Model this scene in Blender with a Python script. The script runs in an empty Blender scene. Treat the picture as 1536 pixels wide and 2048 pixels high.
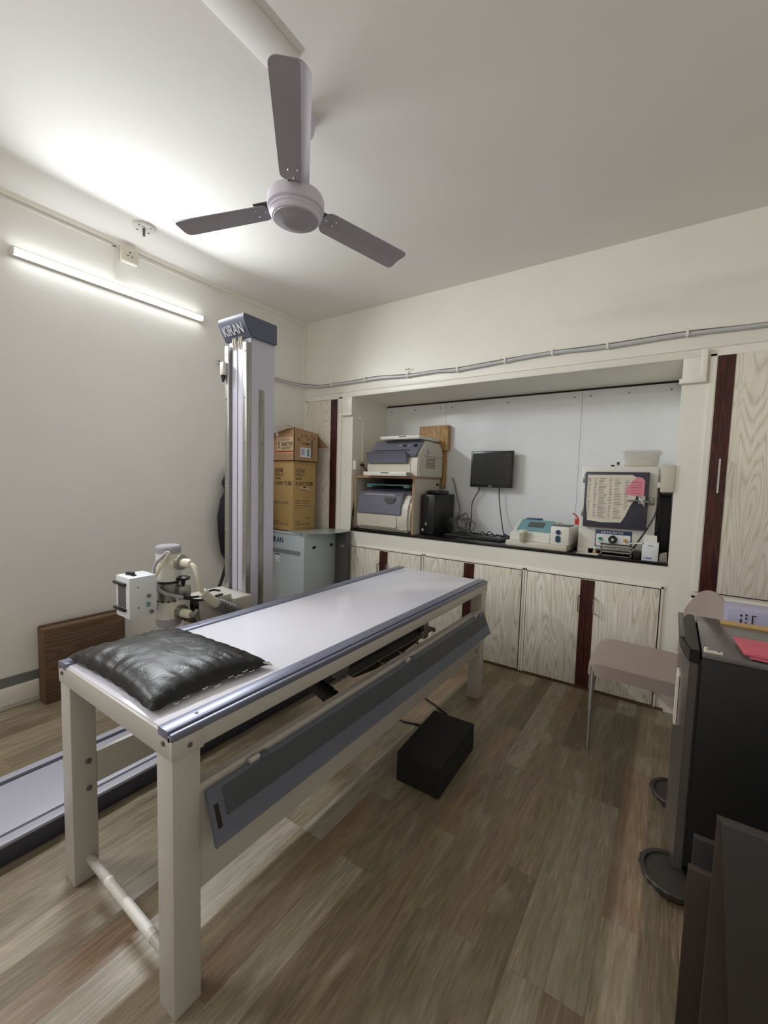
import bpy, bmesh, math, random
from mathutils import Vector, Matrix, noise
random.seed(7)
D = bpy.data
S = bpy.context.scene
COL = S.collection
PI = math.pi

# ------------------------------------------------------------------ camera
cd = D.cameras.new('camera'); cam = D.objects.new('camera', cd); COL.objects.link(cam)
YAW, PITCH, ROLL, FPX = -0.598038658, -0.0730385168, 0.0279338036, 845.767469
fw = Vector((math.sin(YAW)*math.cos(PITCH), math.cos(YAW)*math.cos(PITCH), math.sin(PITCH)))
rt = Vector((math.cos(YAW), -math.sin(YAW), 0)); up = rt.cross(fw)
r2 = rt*math.cos(ROLL) + up*math.sin(ROLL); u2 = up*math.cos(ROLL) - rt*math.sin(ROLL)
mw = Matrix((r2, u2, -fw)).transposed().to_4x4(); mw.translation = (0, 0, 1.45)
cam.matrix_world = mw
cd.sensor_fit = 'VERTICAL'; cd.sensor_height = 36; cd.lens = FPX*36/2048; cd.clip_start = 0.02
S.camera = cam

# ------------------------------------------------------------------ light, exposure
S.view_settings.view_transform = 'Standard'; S.view_settings.look = 'None'
S.view_settings.gamma = 1; S.view_settings.use_curve_mapping = False
S.view_settings.exposure = 1.18
TUBE_STRENGTH = 6.0
TUBE_LAMP = 14.5
REAR_LAMP = 15.0
w = D.worlds.new('world'); S.world = w; w.use_nodes = True
w.node_tree.nodes['Background'].inputs[0].default_value = (0.8, 0.85, 1, 1)
w.node_tree.nodes['Background'].inputs[1].default_value = 0.05
S.cycles.max_bounces = 12; S.cycles.diffuse_bounces = 8
def area(name, loc, rot, sx, sy, e, col):
    l = D.lights.new(name, 'AREA'); l.shape = 'RECTANGLE'; l.size = sx; l.size_y = sy; l.energy = e; l.color = col; l.spread = math.radians(142)
    o = D.objects.new(name, l); COL.objects.link(o); o.location = loc; o.rotation_euler = rot; return o
# light leaving the front of the LED batten on the left wall (facing the room, slightly down)
area('tube_light_output', (-3.263+.0505, 1.462, 2.719), (0, math.radians(-66), 0), .03, 1.18, TUBE_LAMP, (.93, .97, 1))
# unseen lamp added behind the camera, standing in for a second batten
area('rear_fill_light', (-3.263+.06, -.75, 2.719), (0, math.radians(-66), 0), .06, 1.18, REAR_LAMP, (.98, .97, 1))

# ------------------------------------------------------------------ materials
def lin(c):
    return tuple((v/255/12.92 if v/255 <= .04045 else ((v/255+.055)/1.055)**2.4) for v in c[:3]) + (1,)
def base(name, rough=.5, metal=0, spec=.5):
    m = D.materials.new(name); m.use_nodes = True
    b = m.node_tree.nodes['Principled BSDF']
    b.inputs['Roughness'].default_value = rough; b.inputs['Metallic'].default_value = metal
    b.inputs['Specular IOR Level'].default_value = spec
    return m, m.node_tree, b
def mat(name, c, rough=.5, metal=0, var=.06, scale=6, bump=0, bscale=60, stretch=(1, 1, 1), spec=.5, trans=0, ior=1.45, coat=0, rvar=0, alpha=1):
    m, t, b = base(name, rough, metal, spec)
    N, L = t.nodes, t.links
    tc = N.new('ShaderNodeTexCoord'); mp = N.new('ShaderNodeMapping'); mp.inputs['Scale'].default_value = stretch
    L.new(tc.outputs['Object'], mp.inputs[0])
    nz = N.new('ShaderNodeTexNoise'); nz.inputs['Scale'].default_value = scale; nz.inputs['Detail'].default_value = 6
    L.new(mp.outputs[0], nz.inputs['Vector'])
    rp = N.new('ShaderNodeValToRGB'); a = lin(c)
    rp.color_ramp.elements[0].position = .3; rp.color_ramp.elements[1].position = .7
    rp.color_ramp.elements[0].color = tuple(v*(1-var) for v in a[:3]) + (1,)
    rp.color_ramp.elements[1].color = tuple(min(1, v*(1+var)) for v in a[:3]) + (1,)
    L.new(nz.outputs[0], rp.inputs[0]); L.new(rp.outputs[0], b.inputs['Base Color'])
    if bump:
        n2 = N.new('ShaderNodeTexNoise'); n2.inputs['Scale'].default_value = bscale; n2.inputs['Detail'].default_value = 3
        L.new(mp.outputs[0], n2.inputs['Vector'])
        bp = N.new('ShaderNodeBump'); bp.inputs['Strength'].default_value = bump; bp.inputs['Distance'].default_value = .01
        L.new(n2.outputs[0], bp.inputs['Height']); L.new(bp.outputs[0], b.inputs['Normal'])
    if rvar:
        mr = N.new('ShaderNodeMapRange'); mr.inputs[3].default_value = max(0, rough-rvar); mr.inputs[4].default_value = min(1, rough+rvar)
        L.new(nz.outputs[0], mr.inputs[0]); L.new(mr.outputs[0], b.inputs['Roughness'])
    if trans:
        b.inputs['Transmission Weight'].default_value = trans; b.inputs['IOR'].default_value = ior
    if alpha < 1: b.inputs['Alpha'].default_value = alpha
    if coat:
        b.inputs['Coat Weight'].default_value = coat
    return m
def emis(name, c, s):
    m, t, b = base(name)
    b.inputs['Emission Color'].default_value = c; b.inputs['Emission Strength'].default_value = s
    b.inputs['Base Color'].default_value = (.9, .9, .9, 1)
    return m
def grain(name, c1, c2, c3, rough=.45, axis=2, sc=1.0, seed=0.0, contrast=(.35, .55, .75)):
    """veneer laminate: cathedral grain running along an axis"""
    m, t, b = base(name, rough); N, L = t.nodes, t.links
    tc = N.new('ShaderNodeTexCoord'); mp = N.new('ShaderNodeMapping')
    s = [7*sc, 7*sc, 7*sc]; s[axis] = .75*sc; mp.inputs['Scale'].default_value = s; mp.inputs['Location'].default_value = (seed, seed*1.7, seed*.6)
    L.new(tc.outputs['Object'], mp.inputs[0])
    n1 = N.new('ShaderNodeTexNoise'); n1.inputs['Scale'].default_value = .9; n1.inputs['Detail'].default_value = 2; n1.inputs['Distortion'].default_value = .3
    L.new(mp.outputs[0], n1.inputs['Vector'])
    mul = N.new('ShaderNodeMath'); mul.operation = 'MULTIPLY'; mul.inputs[1].default_value = 52
    L.new(n1.outputs[0], mul.inputs[0])
    fr = N.new('ShaderNodeMath'); fr.operation = 'PINGPONG'; fr.inputs[1].default_value = 1
    L.new(mul.outputs[0], fr.inputs[0])
    mp2 = N.new('ShaderNodeMapping'); s2 = [90, 90, 90]; s2[axis] = 3; mp2.inputs['Scale'].default_value = s2
    L.new(tc.outputs['Object'], mp2.inputs[0])
    n2 = N.new('ShaderNodeTexNoise'); n2.inputs['Scale'].default_value = 1; n2.inputs['Detail'].default_value = 4
    L.new(mp2.outputs[0], n2.inputs['Vector'])
    mx = N.new('ShaderNodeMath'); mx.operation = 'MULTIPLY_ADD'; mx.inputs[1].default_value = .6
    L.new(n2.outputs[0], mx.inputs[0]); 
    h = N.new('ShaderNodeMath'); h.operation = 'MULTIPLY'; h.inputs[1].default_value = .55
    L.new(fr.outputs[0], h.inputs[0]); L.new(h.outputs[0], mx.inputs[2])
    rp = N.new('ShaderNodeValToRGB'); e = rp.color_ramp.elements
    e[0].position = contrast[0]; e[0].color = lin(c1); e[1].position = contrast[2]; e[1].color = lin(c3)
    k = e.new(contrast[1]); k.color = lin(c2)
    L.new(mx.outputs[0], rp.inputs[0]); L.new(rp.outputs[0], b.inputs['Base Color'])
    bp = N.new('ShaderNodeBump'); bp.inputs['Strength'].default_value = .15; bp.inputs['Distance'].default_value = .002
    L.new(mx.outputs[0], bp.inputs['Height']); L.new(bp.outputs[0], b.inputs['Normal'])
    return m
def floor_mat():
    m, t, b = base('plank_vinyl', .42); N, L = t.nodes, t.links
    tc = N.new('ShaderNodeTexCoord'); mp = N.new('ShaderNodeMapping'); mp.inputs['Rotation'].default_value = (0, 0, PI/2)
    L.new(tc.outputs['Object'], mp.inputs[0])
    br = N.new('ShaderNodeTexBrick'); br.inputs['Scale'].default_value = 1
    br.inputs['Brick Width'].default_value = .92; br.inputs['Row Height'].default_value = .108
    br.inputs['Mortar Size'].default_value = .0007; br.inputs['Mortar Smooth'].default_value = .3
    br.offset = .37; br.offset_frequency = 3
    br.inputs['Color1'].default_value = (0, 0, 0, 1); br.inputs['Color2'].default_value = (1, 1, 1, 1); br.inputs['Mortar'].default_value = (.5, .5, .5, 1)
    L.new(mp.outputs[0], br.inputs['Vector'])
    rp = N.new('ShaderNodeValToRGB'); e = rp.color_ramp.elements; rp.color_ramp.interpolation = 'LINEAR'
    e[0].position = 0; e[0].color = lin((116, 101, 79)); e[1].position = 1; e[1].color = lin((162, 153, 137))
    for p, c in ((.2, (138, 125, 101)), (.4, (148, 124, 99)), (.6, (128, 116, 94)), (.8, (152, 139, 114))):
        k = e.new(p); k.color = lin(c)
    L.new(br.outputs['Color'], rp.inputs[0])
    # long streaks and wormy marks per plank
    ad = N.new('ShaderNodeVectorMath'); ad.operation = 'ADD'
    sc = N.new('ShaderNodeVectorMath'); sc.operation = 'SCALE'; sc.inputs['Scale'].default_value = 9
    L.new(br.outputs['Color'], sc.inputs[0]); L.new(tc.outputs['Object'], ad.inputs[0]); L.new(sc.outputs[0], ad.inputs[1])
    def nz(scale, detail, st, dist=0):
        q = N.new('ShaderNodeMapping'); q.inputs['Scale'].default_value = st; L.new(ad.outputs[0], q.inputs[0])
        n = N.new('ShaderNodeTexNoise'); n.inputs['Scale'].default_value = scale; n.inputs['Detail'].default_value = detail
        n.inputs['Distortion'].default_value = dist; L.new(q.outputs[0], n.inputs['Vector']); return n
    n1 = nz(1, 10, (26, 1.6, 1), .6); n2 = nz(1, 6, (130, 9, 1), .4); n3 = nz(1, 8, (9, 2.2, 1), 1.4); n4 = nz(1, 3, (60, 3.5, 1), 2.5)
    def mix(a, bcol, fac, mode):
        x = N.new('ShaderNodeMix'); x.data_type = 'RGBA'; x.blend_type = mode
        if isinstance(fac, float): x.inputs[0].default_value = fac
        else: L.new(fac, x.inputs[0])
        L.new(a, x.inputs[6])
        if isinstance(bcol, tuple): x.inputs[7].default_value = bcol
        else: L.new(bcol, x.inputs[7])
        return x.outputs[2]
    def ramp(n, a, c):
        r = N.new('ShaderNodeValToRGB'); r.color_ramp.elements[0].position = a; r.color_ramp.elements[1].position = c
        L.new(n.outputs[0], r.inputs[0]); return r.outputs[0]
    c = mix(rp.outputs[0], ramp(n1, .3, .7), .14, 'OVERLAY')
    c = mix(c, ramp(n2, .35, .65), .17, 'OVERLAY'); c = mix(c, ramp(n4, .56, .66), .16, 'SOFT_LIGHT'); c = mix(c, ramp(n4, .20, .28), .3, 'MULTIPLY')
    f = N.new('ShaderNodeMath'); f.operation = 'MULTIPLY'; f.inputs[1].default_value = .35
    L.new(ramp(n3, .52, .72), f.inputs[0])
    c = mix(c, lin((184, 174, 158)), f.outputs[0], 'MIX')
    g = N.new('ShaderNodeMath'); g.operation = 'MULTIPLY'; g.inputs[1].default_value = .4; L.new(br.outputs['Fac'], g.inputs[0])
    c = mix(c, lin((70, 58, 46)), g.outputs[0], 'MIX')
    L.new(c, b.inputs['Base Color'])
    bp = N.new('ShaderNodeBump'); bp.inputs['Strength'].default_value = .25; bp.inputs['Distance'].default_value = .002
    L.new(n2.outputs[0], bp.inputs['Height']); L.new(bp.outputs[0], b.inputs['Normal'])
    return m
def leather(name, c):
    m, t, b = base(name, .36); N, L = t.nodes, t.links
    b.inputs['Base Color'].default_value = lin(c)
    tc = N.new('ShaderNodeTexCoord')
    n1 = N.new('ShaderNodeTexNoise'); n1.inputs['Scale'].default_value = 11; n1.inputs['Detail'].default_value = 6
    n1.inputs['Distortion'].default_value = 1.2
    v = N.new('ShaderNodeTexVoronoi'); v.inputs['Scale'].default_value = 260
    L.new(tc.outputs['Object'], n1.inputs['Vector']); L.new(tc.outputs['Object'], v.inputs['Vector'])
    b1 = N.new('ShaderNodeBump'); b1.inputs['Strength'].default_value = .38; b1.inputs['Distance'].default_value = .01
    b2 = N.new('ShaderNodeBump'); b2.inputs['Strength'].default_value = .25; b2.inputs['Distance'].default_value = .001
    L.new(n1.outputs[0], b1.inputs['Height']); L.new(v.outputs[0], b2.inputs['Height']); L.new(b1.outputs[0], b2.inputs['Normal'])
    L.new(b2.outputs[0], b.inputs['Normal'])
    mr = N.new('ShaderNodeMapRange'); mr.inputs[3].default_value = .24; mr.inputs[4].default_value = .52
    L.new(n1.outputs[0], mr.inputs[0]); L.new(mr.outputs[0], b.inputs['Roughness'])
    return m

M = dict(
    wall=mat('wall_paint', (238, 236, 229), .5, var=.025, scale=1.6, bump=.12, bscale=5),
    wallb=mat('cream_enamel_paint', (240, 237, 226), .38, var=.025, scale=2.5, bump=.1, bscale=9),
    ceil=mat('ceiling_paint', (238, 236, 231), .7, var=.03, scale=1.2, bump=.05, bscale=8),
    lam=mat('pale_blue_laminate', (238, 241, 244), .2, var=.02, scale=5, bump=.06, bscale=45),
    floor=floor_mat(),
    wash=grain('whitewashed_veneer', (188, 178, 156), (224, 218, 202), (238, 233, 221), seed=3, contrast=(.2, .48, .8)),
    wash2=grain('whitewashed_pale_veneer', (208, 199, 180), (226, 220, 204), (234, 228, 215), seed=8, contrast=(.3, .5, .8)),
    maroon=grain('maroon_veneer', (46, 18, 15), (68, 27, 23), (80, 36, 31), rough=.35, seed=5, sc=1.4),
    gap=mat('dark_gap', (40, 30, 24), .8),
    stone=mat('black_granite', (14, 14, 16), .18, var=.3, scale=90),
    tbl=mat('beige_powder_coat', (190, 186, 179), .42, var=.02, bump=.03, bscale=120),
    top=mat('white_laminate_table_board', (226, 226, 236), .2, var=.015, scale=3),
    alu=mat('blue_grey_aluminium', (124, 126, 146), .34, metal=.35, var=.05, stretch=(30, 1, 30)),
    navy=mat('blue_grey_paint', (92, 96, 118), .38, var=.05, scale=4),
    flap=mat('slate_blue_sheet_metal', (96, 101, 114), .4, var=.07, scale=5),
    flapd=mat('slate_grey_inlay', (72, 76, 82), .5, var=.07, scale=5),
    rail=mat('lavender_grey_paint', (168, 168, 182), .38, var=.04, scale=4),
    raild=mat('dark_slate_paint', (62, 62, 74), .45, var=.08),
    lav=mat('lavender_white_paint', (206, 205, 220), .32, var=.015),
    steel=mat('brushed_steel', (176, 174, 168), .3, metal=.8, var=.08, scale=12, stretch=(8, 8, .6)),
    steeld=mat('dark_polished_steel', (96, 88, 82), .14, metal=1, var=.2, scale=4),
    chrome=mat('chrome', (205, 205, 205), .12, metal=1),
    zinc=mat('weathered_aluminium', (158, 158, 150), .34, metal=.85, var=.12, scale=10, stretch=(6, 6, .7)),
    leather=leather('black_leatherette', (11, 11, 12)),
    black=mat('black_plastic', (16, 16, 17), .4, var=.15),
    blackm=mat('black_matt', (20, 19, 19), .75, var=.15),
    foam=mat('black_foam', (27, 25, 24), .85, var=.12, bump=.25, bscale=240),
    rubber=mat('dark_ribbed_rubber', (62, 57, 54), .5, var=.15),
    frame=mat('frame', (34, 34, 36), .3, var=.05),
    screen=mat('screen_glass', (30, 31, 33), .25, var=.02),
    white=mat('white_plastic', (226, 224, 216), .4, var=.02),
    whitep=mat('white_paint_metal', (228, 232, 236), .35, var=.01),
    cream=mat('cream_plastic', (222, 217, 196), .4, var=.03),
    creamp=mat('beige_plastic_casing', (208, 203, 188), .42, var=.03, bump=.03, bscale=150),
    pgrey=mat('violet_grey_plastic', (112, 112, 126), .38, var=.05),
    pdark=mat('dark_slot', (32, 32, 38), .5),
    teal=mat('teal_glass', (104, 150, 150), .15, var=.05),
    tealp=mat('teal_panel', (118, 160, 168), .35, var=.05),
    navyb=mat('dark_blue_plastic', (26, 58, 98), .35),
    green=mat('green_lamp', (20, 130, 80), .25), amber=mat('amber_lamp', (214, 150, 30), .25),
    red=mat('red_plastic', (196, 40, 48), .35),
    bottle=mat('milky_plastic', (214, 214, 190), .35, trans=.45, var=.03),
    clear=mat('clear_plastic', (226, 222, 210), .15, var=.02, alpha=.32),
    gel=mat('olive_liquid', (140, 150, 60), .3),
    bgrey=mat('pale_blue_grey_metal', (186, 196, 200), .36, var=.03, scale=2),
    dgrey=mat('dark_grey_metal', (92, 92, 92), .45, var=.05),
    glass=mat('pale_green_sheet', (160, 172, 164), .18, var=.06),
    box=mat('tan_corrugated_board', (190, 156, 100), .75, var=.05, scale=3),
    box2=mat('brown_corrugated_board', (176, 140, 104), .75, var=.05, scale=3),
    ink=mat('black_ink', (40, 32, 24), .6), inkb=mat('navy_ink', (34, 60, 92), .5), inkr=mat('red_ink', (170, 52, 40), .6),
    inkw=mat('white_ink', (236, 236, 238), .5), inkv=mat('violet_ink', (120, 120, 190), .6), inkm=mat('mid_grey_ink', (110, 100, 90), .7),
    labelp=mat('cream_label', (214, 186, 150), .7),
    paper=mat('aged_paper', (224, 216, 200), .75, var=.06, scale=9), pink=mat('pink_paper', (222, 142, 156), .7, var=.08),
    pinkf=mat('pink_cloth_folder', (196, 90, 106), .6, var=.08, scale=20, bump=.1),
    lil=mat('lavender_card', (176, 174, 200), .5, var=.03),
    wood=grain('plywood_edge', (158, 118, 72), (184, 146, 96), (198, 162, 112), rough=.55, seed=2, sc=2),
    woodedge=mat('raw_board_edge', (176, 140, 112), .6, var=.08, stretch=(1, 1, 6)),
    ply=grain('brown_ply', (84, 62, 44), (98, 74, 53), (108, 83, 61), rough=.5, seed=11, sc=.7, axis=1),
    cardb=mat('worn_brown_edge', (110, 84, 58), .65, var=.15, scale=8),
    chair=mat('taupe_plastic', (166, 150, 142), .5, var=.03, bump=.05, bscale=90),
    fr_top=mat('grey_gloss_top', (98, 94, 92), .2, var=.04),
    fr_door=mat('gunmetal_door', (92, 88, 86), .24, metal=.3, var=.05),
    fr_side=mat('black_fridge_side', (13, 14, 17), .55, var=.1, bump=.1, bscale=200),
    fr_handle=mat('grey_handle', (86, 86, 86), .3),
    brown=mat('dark_brown_board', (52, 42, 36), .45, var=.07, scale=3), dboard=mat('charcoal_board', (48, 46, 46), .4, var=.05, scale=3),
    pipe=mat('grey_pvc_pipe', (196, 196, 198), .35, var=.05), cable=mat('grey_cable', (120, 116, 110), .5),
    fan=mat('lavender_grey_enamel', (168, 164, 172), .35, var=.03),
    fanw=mat('pale_lavender_enamel', (214, 210, 222), .3, var=.02),
    tube=emis('lit_tube', (.93, .97, 1, 1), TUBE_STRENGTH),
    sw=mat('switch_plastic', (222, 216, 196), .35),
    apron=mat('black_vinyl', (22, 24, 30), .45, var=.2, bump=.3, bscale=12),
    greybase=mat('grey_skirting_paint', (118, 120, 118), .5, var=.08, scale=9),
)

# ------------------------------------------------------------------ geometry helpers
class MB:
    def __init__(s): s.bm = bmesh.new(); s.mi = 0
    def _fin(s, verts):
        fs = set()
        for v in verts:
            for f in v.link_faces: fs.add(f)
        for f in fs: f.material_index = s.mi
    def m(s, i): s.mi = i; return s
    def hexa(s, p, bev=0, seg=2):
        v = [s.bm.verts.new(q) for q in p]
        F = [s.bm.faces.new([v[i] for i in f]) for f in ((0, 3, 2, 1), (4, 5, 6, 7), (0, 1, 5, 4), (1, 2, 6, 5), (2, 3, 7, 6), (3, 0, 4, 7))]
        for f in F: f.material_index = s.mi
        if bev:
            es = list({e for f in F for e in f.edges})
            r = bmesh.ops.bevel(s.bm, geom=es, offset=bev, segments=seg, affect='EDGES', profile=.5)
            for f in r['faces']: f.material_index = s.mi
        return s
    def box(s, x0, x1, y0, y1, z0, z1, bev=0, seg=2, rot=0, piv=None):
        p = [(x0, y0, z0), (x1, y0, z0), (x1, y1, z0), (x0, y1, z0), (x0, y0, z1), (x1, y0, z1), (x1, y1, z1), (x0, y1, z1)]
        if rot:
            c = Vector(piv or ((x0+x1)/2, (y0+y1)/2, 0)); R = Matrix.Rotation(rot, 3, 'Z')
            p = [R @ (Vector(q)-c) + c for q in p]
        return s.hexa(p, bev, seg)
    def prism(s, poly, axis, a, b, bev=0):
        """poly: 2-D points; axis 'x': (y,z), 'y': (x,z), 'z': (x,y)"""
        def P(q, t): return {'x': (t, q[0], q[1]), 'y': (q[0], t, q[1]), 'z': (q[0], q[1], t)}[axis]
        A = [s.bm.verts.new(P(q, a)) for q in poly]; B = [s.bm.verts.new(P(q, b)) for q in poly]
        n = len(poly); F = []
        F.append(s.bm.faces.new(A)); F.append(s.bm.faces.new(B[::-1]))
        for i in range(n): F.append(s.bm.faces.new((A[i], B[i], B[(i+1) % n], A[(i+1) % n])))
        for f in F: f.material_index = s.mi
        bmesh.ops.recalc_face_normals(s.bm, faces=F)
        if bev:
            es = list({e for f in F for e in f.edges})
            r = bmesh.ops.bevel(s.bm, geom=es, offset=bev, segments=2, affect='EDGES')
            for f in r['faces']: f.material_index = s.mi
        return s
    def ring(s, c, u, v, r, n, r2=None):
        return [s.bm.verts.new(Vector(c) + u*math.cos(2*PI*i/n)*r + v*math.sin(2*PI*i/n)*(r2 or r)) for i in range(n)]
    def skin(s, rings, cap=True):
        F = []
        for a, b in zip(rings, rings[1:]):
            n = len(a)
            for i in range(n): F.append(s.bm.faces.new((a[i], a[(i+1) % n], b[(i+1) % n], b[i])))
        if cap: F.append(s.bm.faces.new(rings[0][::-1])); F.append(s.bm.faces.new(rings[-1]))
        for f in F: f.material_index = s.mi
        return s
    def cyl(s, p0, p1, r0, r1=None, n=24):
        p0, p1 = Vector(p0), Vector(p1); d = (p1-p0).normalized()
        u = d.orthogonal().normalized(); v = d.cross(u)
        return s.skin([s.ring(p0, u, v, r0, n), s.ring(p1, u, v, r0 if r1 is None else r1, n)])
    def lathe(s, prof, c, d=(0, 0, 1), n=32):
        """prof: (radius, distance along d)"""
        d = Vector(d).normalized(); u = d.orthogonal().normalized(); v = d.cross(u); c = Vector(c)
        return s.skin([s.ring(c + d*h, u, v, max(r, .0004), n) for r, h in prof])
    def tube(s, pts, r, n=8, ribs=0, smooth=True, depth=.3):
        P = [Vector(p) for p in pts]
        if smooth and len(P) > 2:
            Q = []
            for i in range(len(P)-1):
                a = P[max(i-1, 0)]; b = P[i]; c = P[i+1]; d = P[min(i+2, len(P)-1)]
                for k in range(6):
                    t = k/6
                    Q.append(.5*((2*b) + (c-a)*t + (2*a-5*b+4*c-d)*t*t + (3*b-a-3*c+d)*t**3))
            Q.append(P[-1]); P = Q
        if ribs:
            L = [0]
            for a, b in zip(P, P[1:]): L.append(L[-1] + (b-a).length)
            Q = []; N_ = ribs*4
            for k in range(N_+1):
                t = L[-1]*k/N_
                i = max(j for j in range(len(L)) if L[j] <= t+1e-9); i = min(i, len(P)-2)
                f = (t-L[i])/max(L[i+1]-L[i], 1e-9); Q.append(P[i].lerp(P[i+1], f))
            P = Q
        rings = []; u = None
        for i, p in enumerate(P):
            d = (P[min(i+1, len(P)-1)] - P[max(i-1, 0)]).normalized()
            u = d.orthogonal().normalized() if u is None else (u - d*u.dot(d)).normalized()
            rr = r*(1 - depth*(.5+.5*math.cos(2*PI*i/4))) if ribs else r
            rings.append(s.ring(p, u, d.cross(u), rr, n))
        return s.skin(rings)
    def quad(s, pts):
        f = s.bm.faces.new([s.bm.verts.new(p) for p in pts]); f.material_index = s.mi; return s
    def build(s, name, mats, parent=None, origin=None, top=None):
        bmesh.ops.recalc_face_normals(s.bm, faces=s.bm.faces[:])
        me = D.meshes.new(name)
        if parent is not None: o0 = world_origin(parent)
        elif origin is not None: o0 = Vector(origin)
        else:
            vs = [v.co for v in s.bm.verts]
            lo = [min(v[i] for v in vs) for i in range(3)]; hi = [max(v[i] for v in vs) for i in range(3)]
            o0 = Vector(((lo[0]+hi[0])/2, (lo[1]+hi[1])/2, lo[2]))
        for v in s.bm.verts: v.co -= o0
        s.bm.to_mesh(me); s.bm.free()
        for p in me.polygons: p.use_smooth = True
        me.set_sharp_from_angle(angle=math.radians(34))
        for q in (mats if isinstance(mats, (list, tuple)) else [mats]): me.materials.append(M[q])
        o = D.objects.new(name, me); COL.objects.link(o)
        if parent is not None: o.parent = parent
        else: o.location = o0
        return o
def world_origin(o):
    v = Vector(o.location)
    while o.parent: o = o.parent; v += Vector(o.location)
    return v
def thing(name, label, cat, loc, group=None):
    o = D.objects.new(name, None); COL.objects.link(o); o.location = loc; o.empty_display_size = .05
    o['label'] = label; o['category'] = cat
    if group: o['group'] = group
    return o
def tag(o, label, cat, group=None):
    o['label'] = label; o['category'] = cat
    if group: o['group'] = group
    return o
def struct(o): o['kind'] = 'structure'; return o
def text(s, size, loc, face, m, parent, name='lettering', sx=1, lean=0):
    c = D.curves.new('lettering', 'FONT'); c.body = s; c.size = size; c.extrude = .0006; c.offset = size*(.012 if size > .06 else .003)
    t = D.objects.new('lettering', c); COL.objects.link(t)
    bpy.context.view_layer.update()
    me = D.meshes.new_from_object(t.evaluated_get(bpy.context.evaluated_depsgraph_get()))
    D.objects.remove(t); D.curves.remove(c)
    R = {'-y': Matrix.Rotation(PI/2, 3, 'X'), '+x': Matrix.Rotation(PI/2, 3, 'Z') @ Matrix.Rotation(PI/2, 3, 'X'), '+z': Matrix.Identity(3)}[face]
    if lean: R = Matrix.Rotation(lean, 3, 'X') @ R
    o0 = world_origin(parent)
    for v in me.vertices: v.co = R @ Vector((v.co.x*sx, v.co.y, v.co.z)) + Vector(loc) - o0
    me.materials.clear(); me.materials.append(M[m])
    o = D.objects.new(name, me); COL.objects.link(o); o.parent = parent
    return o
def rrect(x0, x1, z0, z1, r, n=5):
    P = []
    for cx, cz, a in ((x1-r, z1-r, 0), (x0+r, z1-r, 90), (x0+r, z0+r, 180), (x1-r, z0+r, 270)):
        for k in range(n+1):
            t = math.radians(a + 90*k/n); P.append((cx+r*math.cos(t), cz+r*math.sin(t)))
    return P

# ------------------------------------------------------------------ the room
XL, XR, YB, YF, H = -3.263, 1.75, 3.25, -1.55, 3.05
struct(MB().box(XL-.1, XR+.1, YF-.1, YB+.8, -.1, 0).build('floor', 'floor'))
struct(MB().box(XL-.1, XR+.1, YF-.1, YB+.8, H, H+.1).build('ceiling', 'ceil'))
struct(MB().box(XL-.1, XL, YF-.1, YB+.8, 0, H).build('wall_left', 'wall'))
struct(MB().box(XR, XR+.1, YF-.1, YB+.8, 0, H).build('wall_right', 'wall'))
struct(MB().box(XL, XR, YF-.1, YF, 0, H).build('wall_front', 'wall'))
NX0, NX1, NZ0, NZ1, NY = -2.61, 0.0, .955, 2.25, 3.84
b = MB(); b.box(XL, XR, YB, YB+.75, NZ1, H); b.box(XL, NX0, YB, YB+.75, 0, NZ1); b.box(NX1, XR, YB, YB+.75, 0, NZ1)
b.box(NX0, NX1, YB, YB+.75, 0, NZ0); b.box(NX0, NX1, NY+.01, YB+.75, NZ0, NZ1)
struct(b.build('wall_back', 'wallb'))
# laminate sheets lining the back of the recess
for i, (a, c) in enumerate(((NX0, -1.907), (-1.904, -.669), (-.666, NX1))):
    b = MB(); b.box(a, c, NY, NY+.01, NZ0, NZ1-.014)
    b.m(1)
    for fx in (a+.06, (a+c)/2, c-.06): b.cyl((fx, NY, NZ1-.06), (fx, NY-.003, NZ1-.06), .006, n=10)
    struct(b.build('wall_recess_panel', ['lam', 'dgrey']))
struct(MB().box(NX0, NX1, NY-.004, NY+.01, NZ1-.014, NZ1).build('trim_1', 'gap'))
# skirting of the left wall: grey strip over white one
struct(MB().box(XL, XL+.012, YF, YB, .14, .20).build('baseboard_left', 'greybase'))
struct(MB().box(XL, XL+.016, YF, YB, .03, .14, bev=.002).build('trim_2', 'wallb'))
# flat mouldings around the recess and along the back wall
b = MB(); b.box(XL, XR, YB-.008, YB, 2.303, 2.385, bev=.002); struct(b.build('trim_3', 'wallb'))
b = MB(); b.box(-2.73, .115, YB-.022, YB, 2.25, 2.297, bev=.002); b.box(-2.73, -2.61, YB-.022, YB, 2.095, 2.25, bev=.001); b.box(0, .115, YB-.022, YB, 2.12, 2.25, bev=.001)
b.box(-2.735, -2.605, YB-.03, YB, 2.075, 2.097, bev=.002); b.box(-.014, .12, YB-.03, YB, 2.1, 2.13, bev=.002)
b.box(.09, .12, YB-.028, YB, 2.13, 2.297, bev=.002)
struct(b.build('trim_4', 'wallb'))
b = MB(); b.box(NX0, NX0+.02, YB+.1, YB+.17, 2.05, 2.075); b.box(NX0, NX0+.012, YB+.155, YB+.17, 1.62, 2.06); struct(b.build('trim_5', 'wallb'))
struct(MB().box(XL, XL+.02, YB-.03, YB, 2.385, H).build('trim_6', 'wallb'))
b = MB(); b.box(NX0, NX1, YB-.006, YB+.002, .805, .83, bev=.001); struct(b.build('trim_7', 'wallb'))
struct(MB().box(-2.58, .03, YB-.006, YB, 0, .02).build('baseboard_back', 'cardb'))
# shallow plaster strip on the ceiling leading to the fan
struct(MB().box(-1.415, -1.27, YF, 1.22, H-.006, H, bev=.004).build('trim_8', 'ceil'))
# cornice strip between left wall and ceiling
struct(MB().box(XL, XL+.014, YF, YB, 3.018, H).build('trim_9', 'wallb'))

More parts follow.
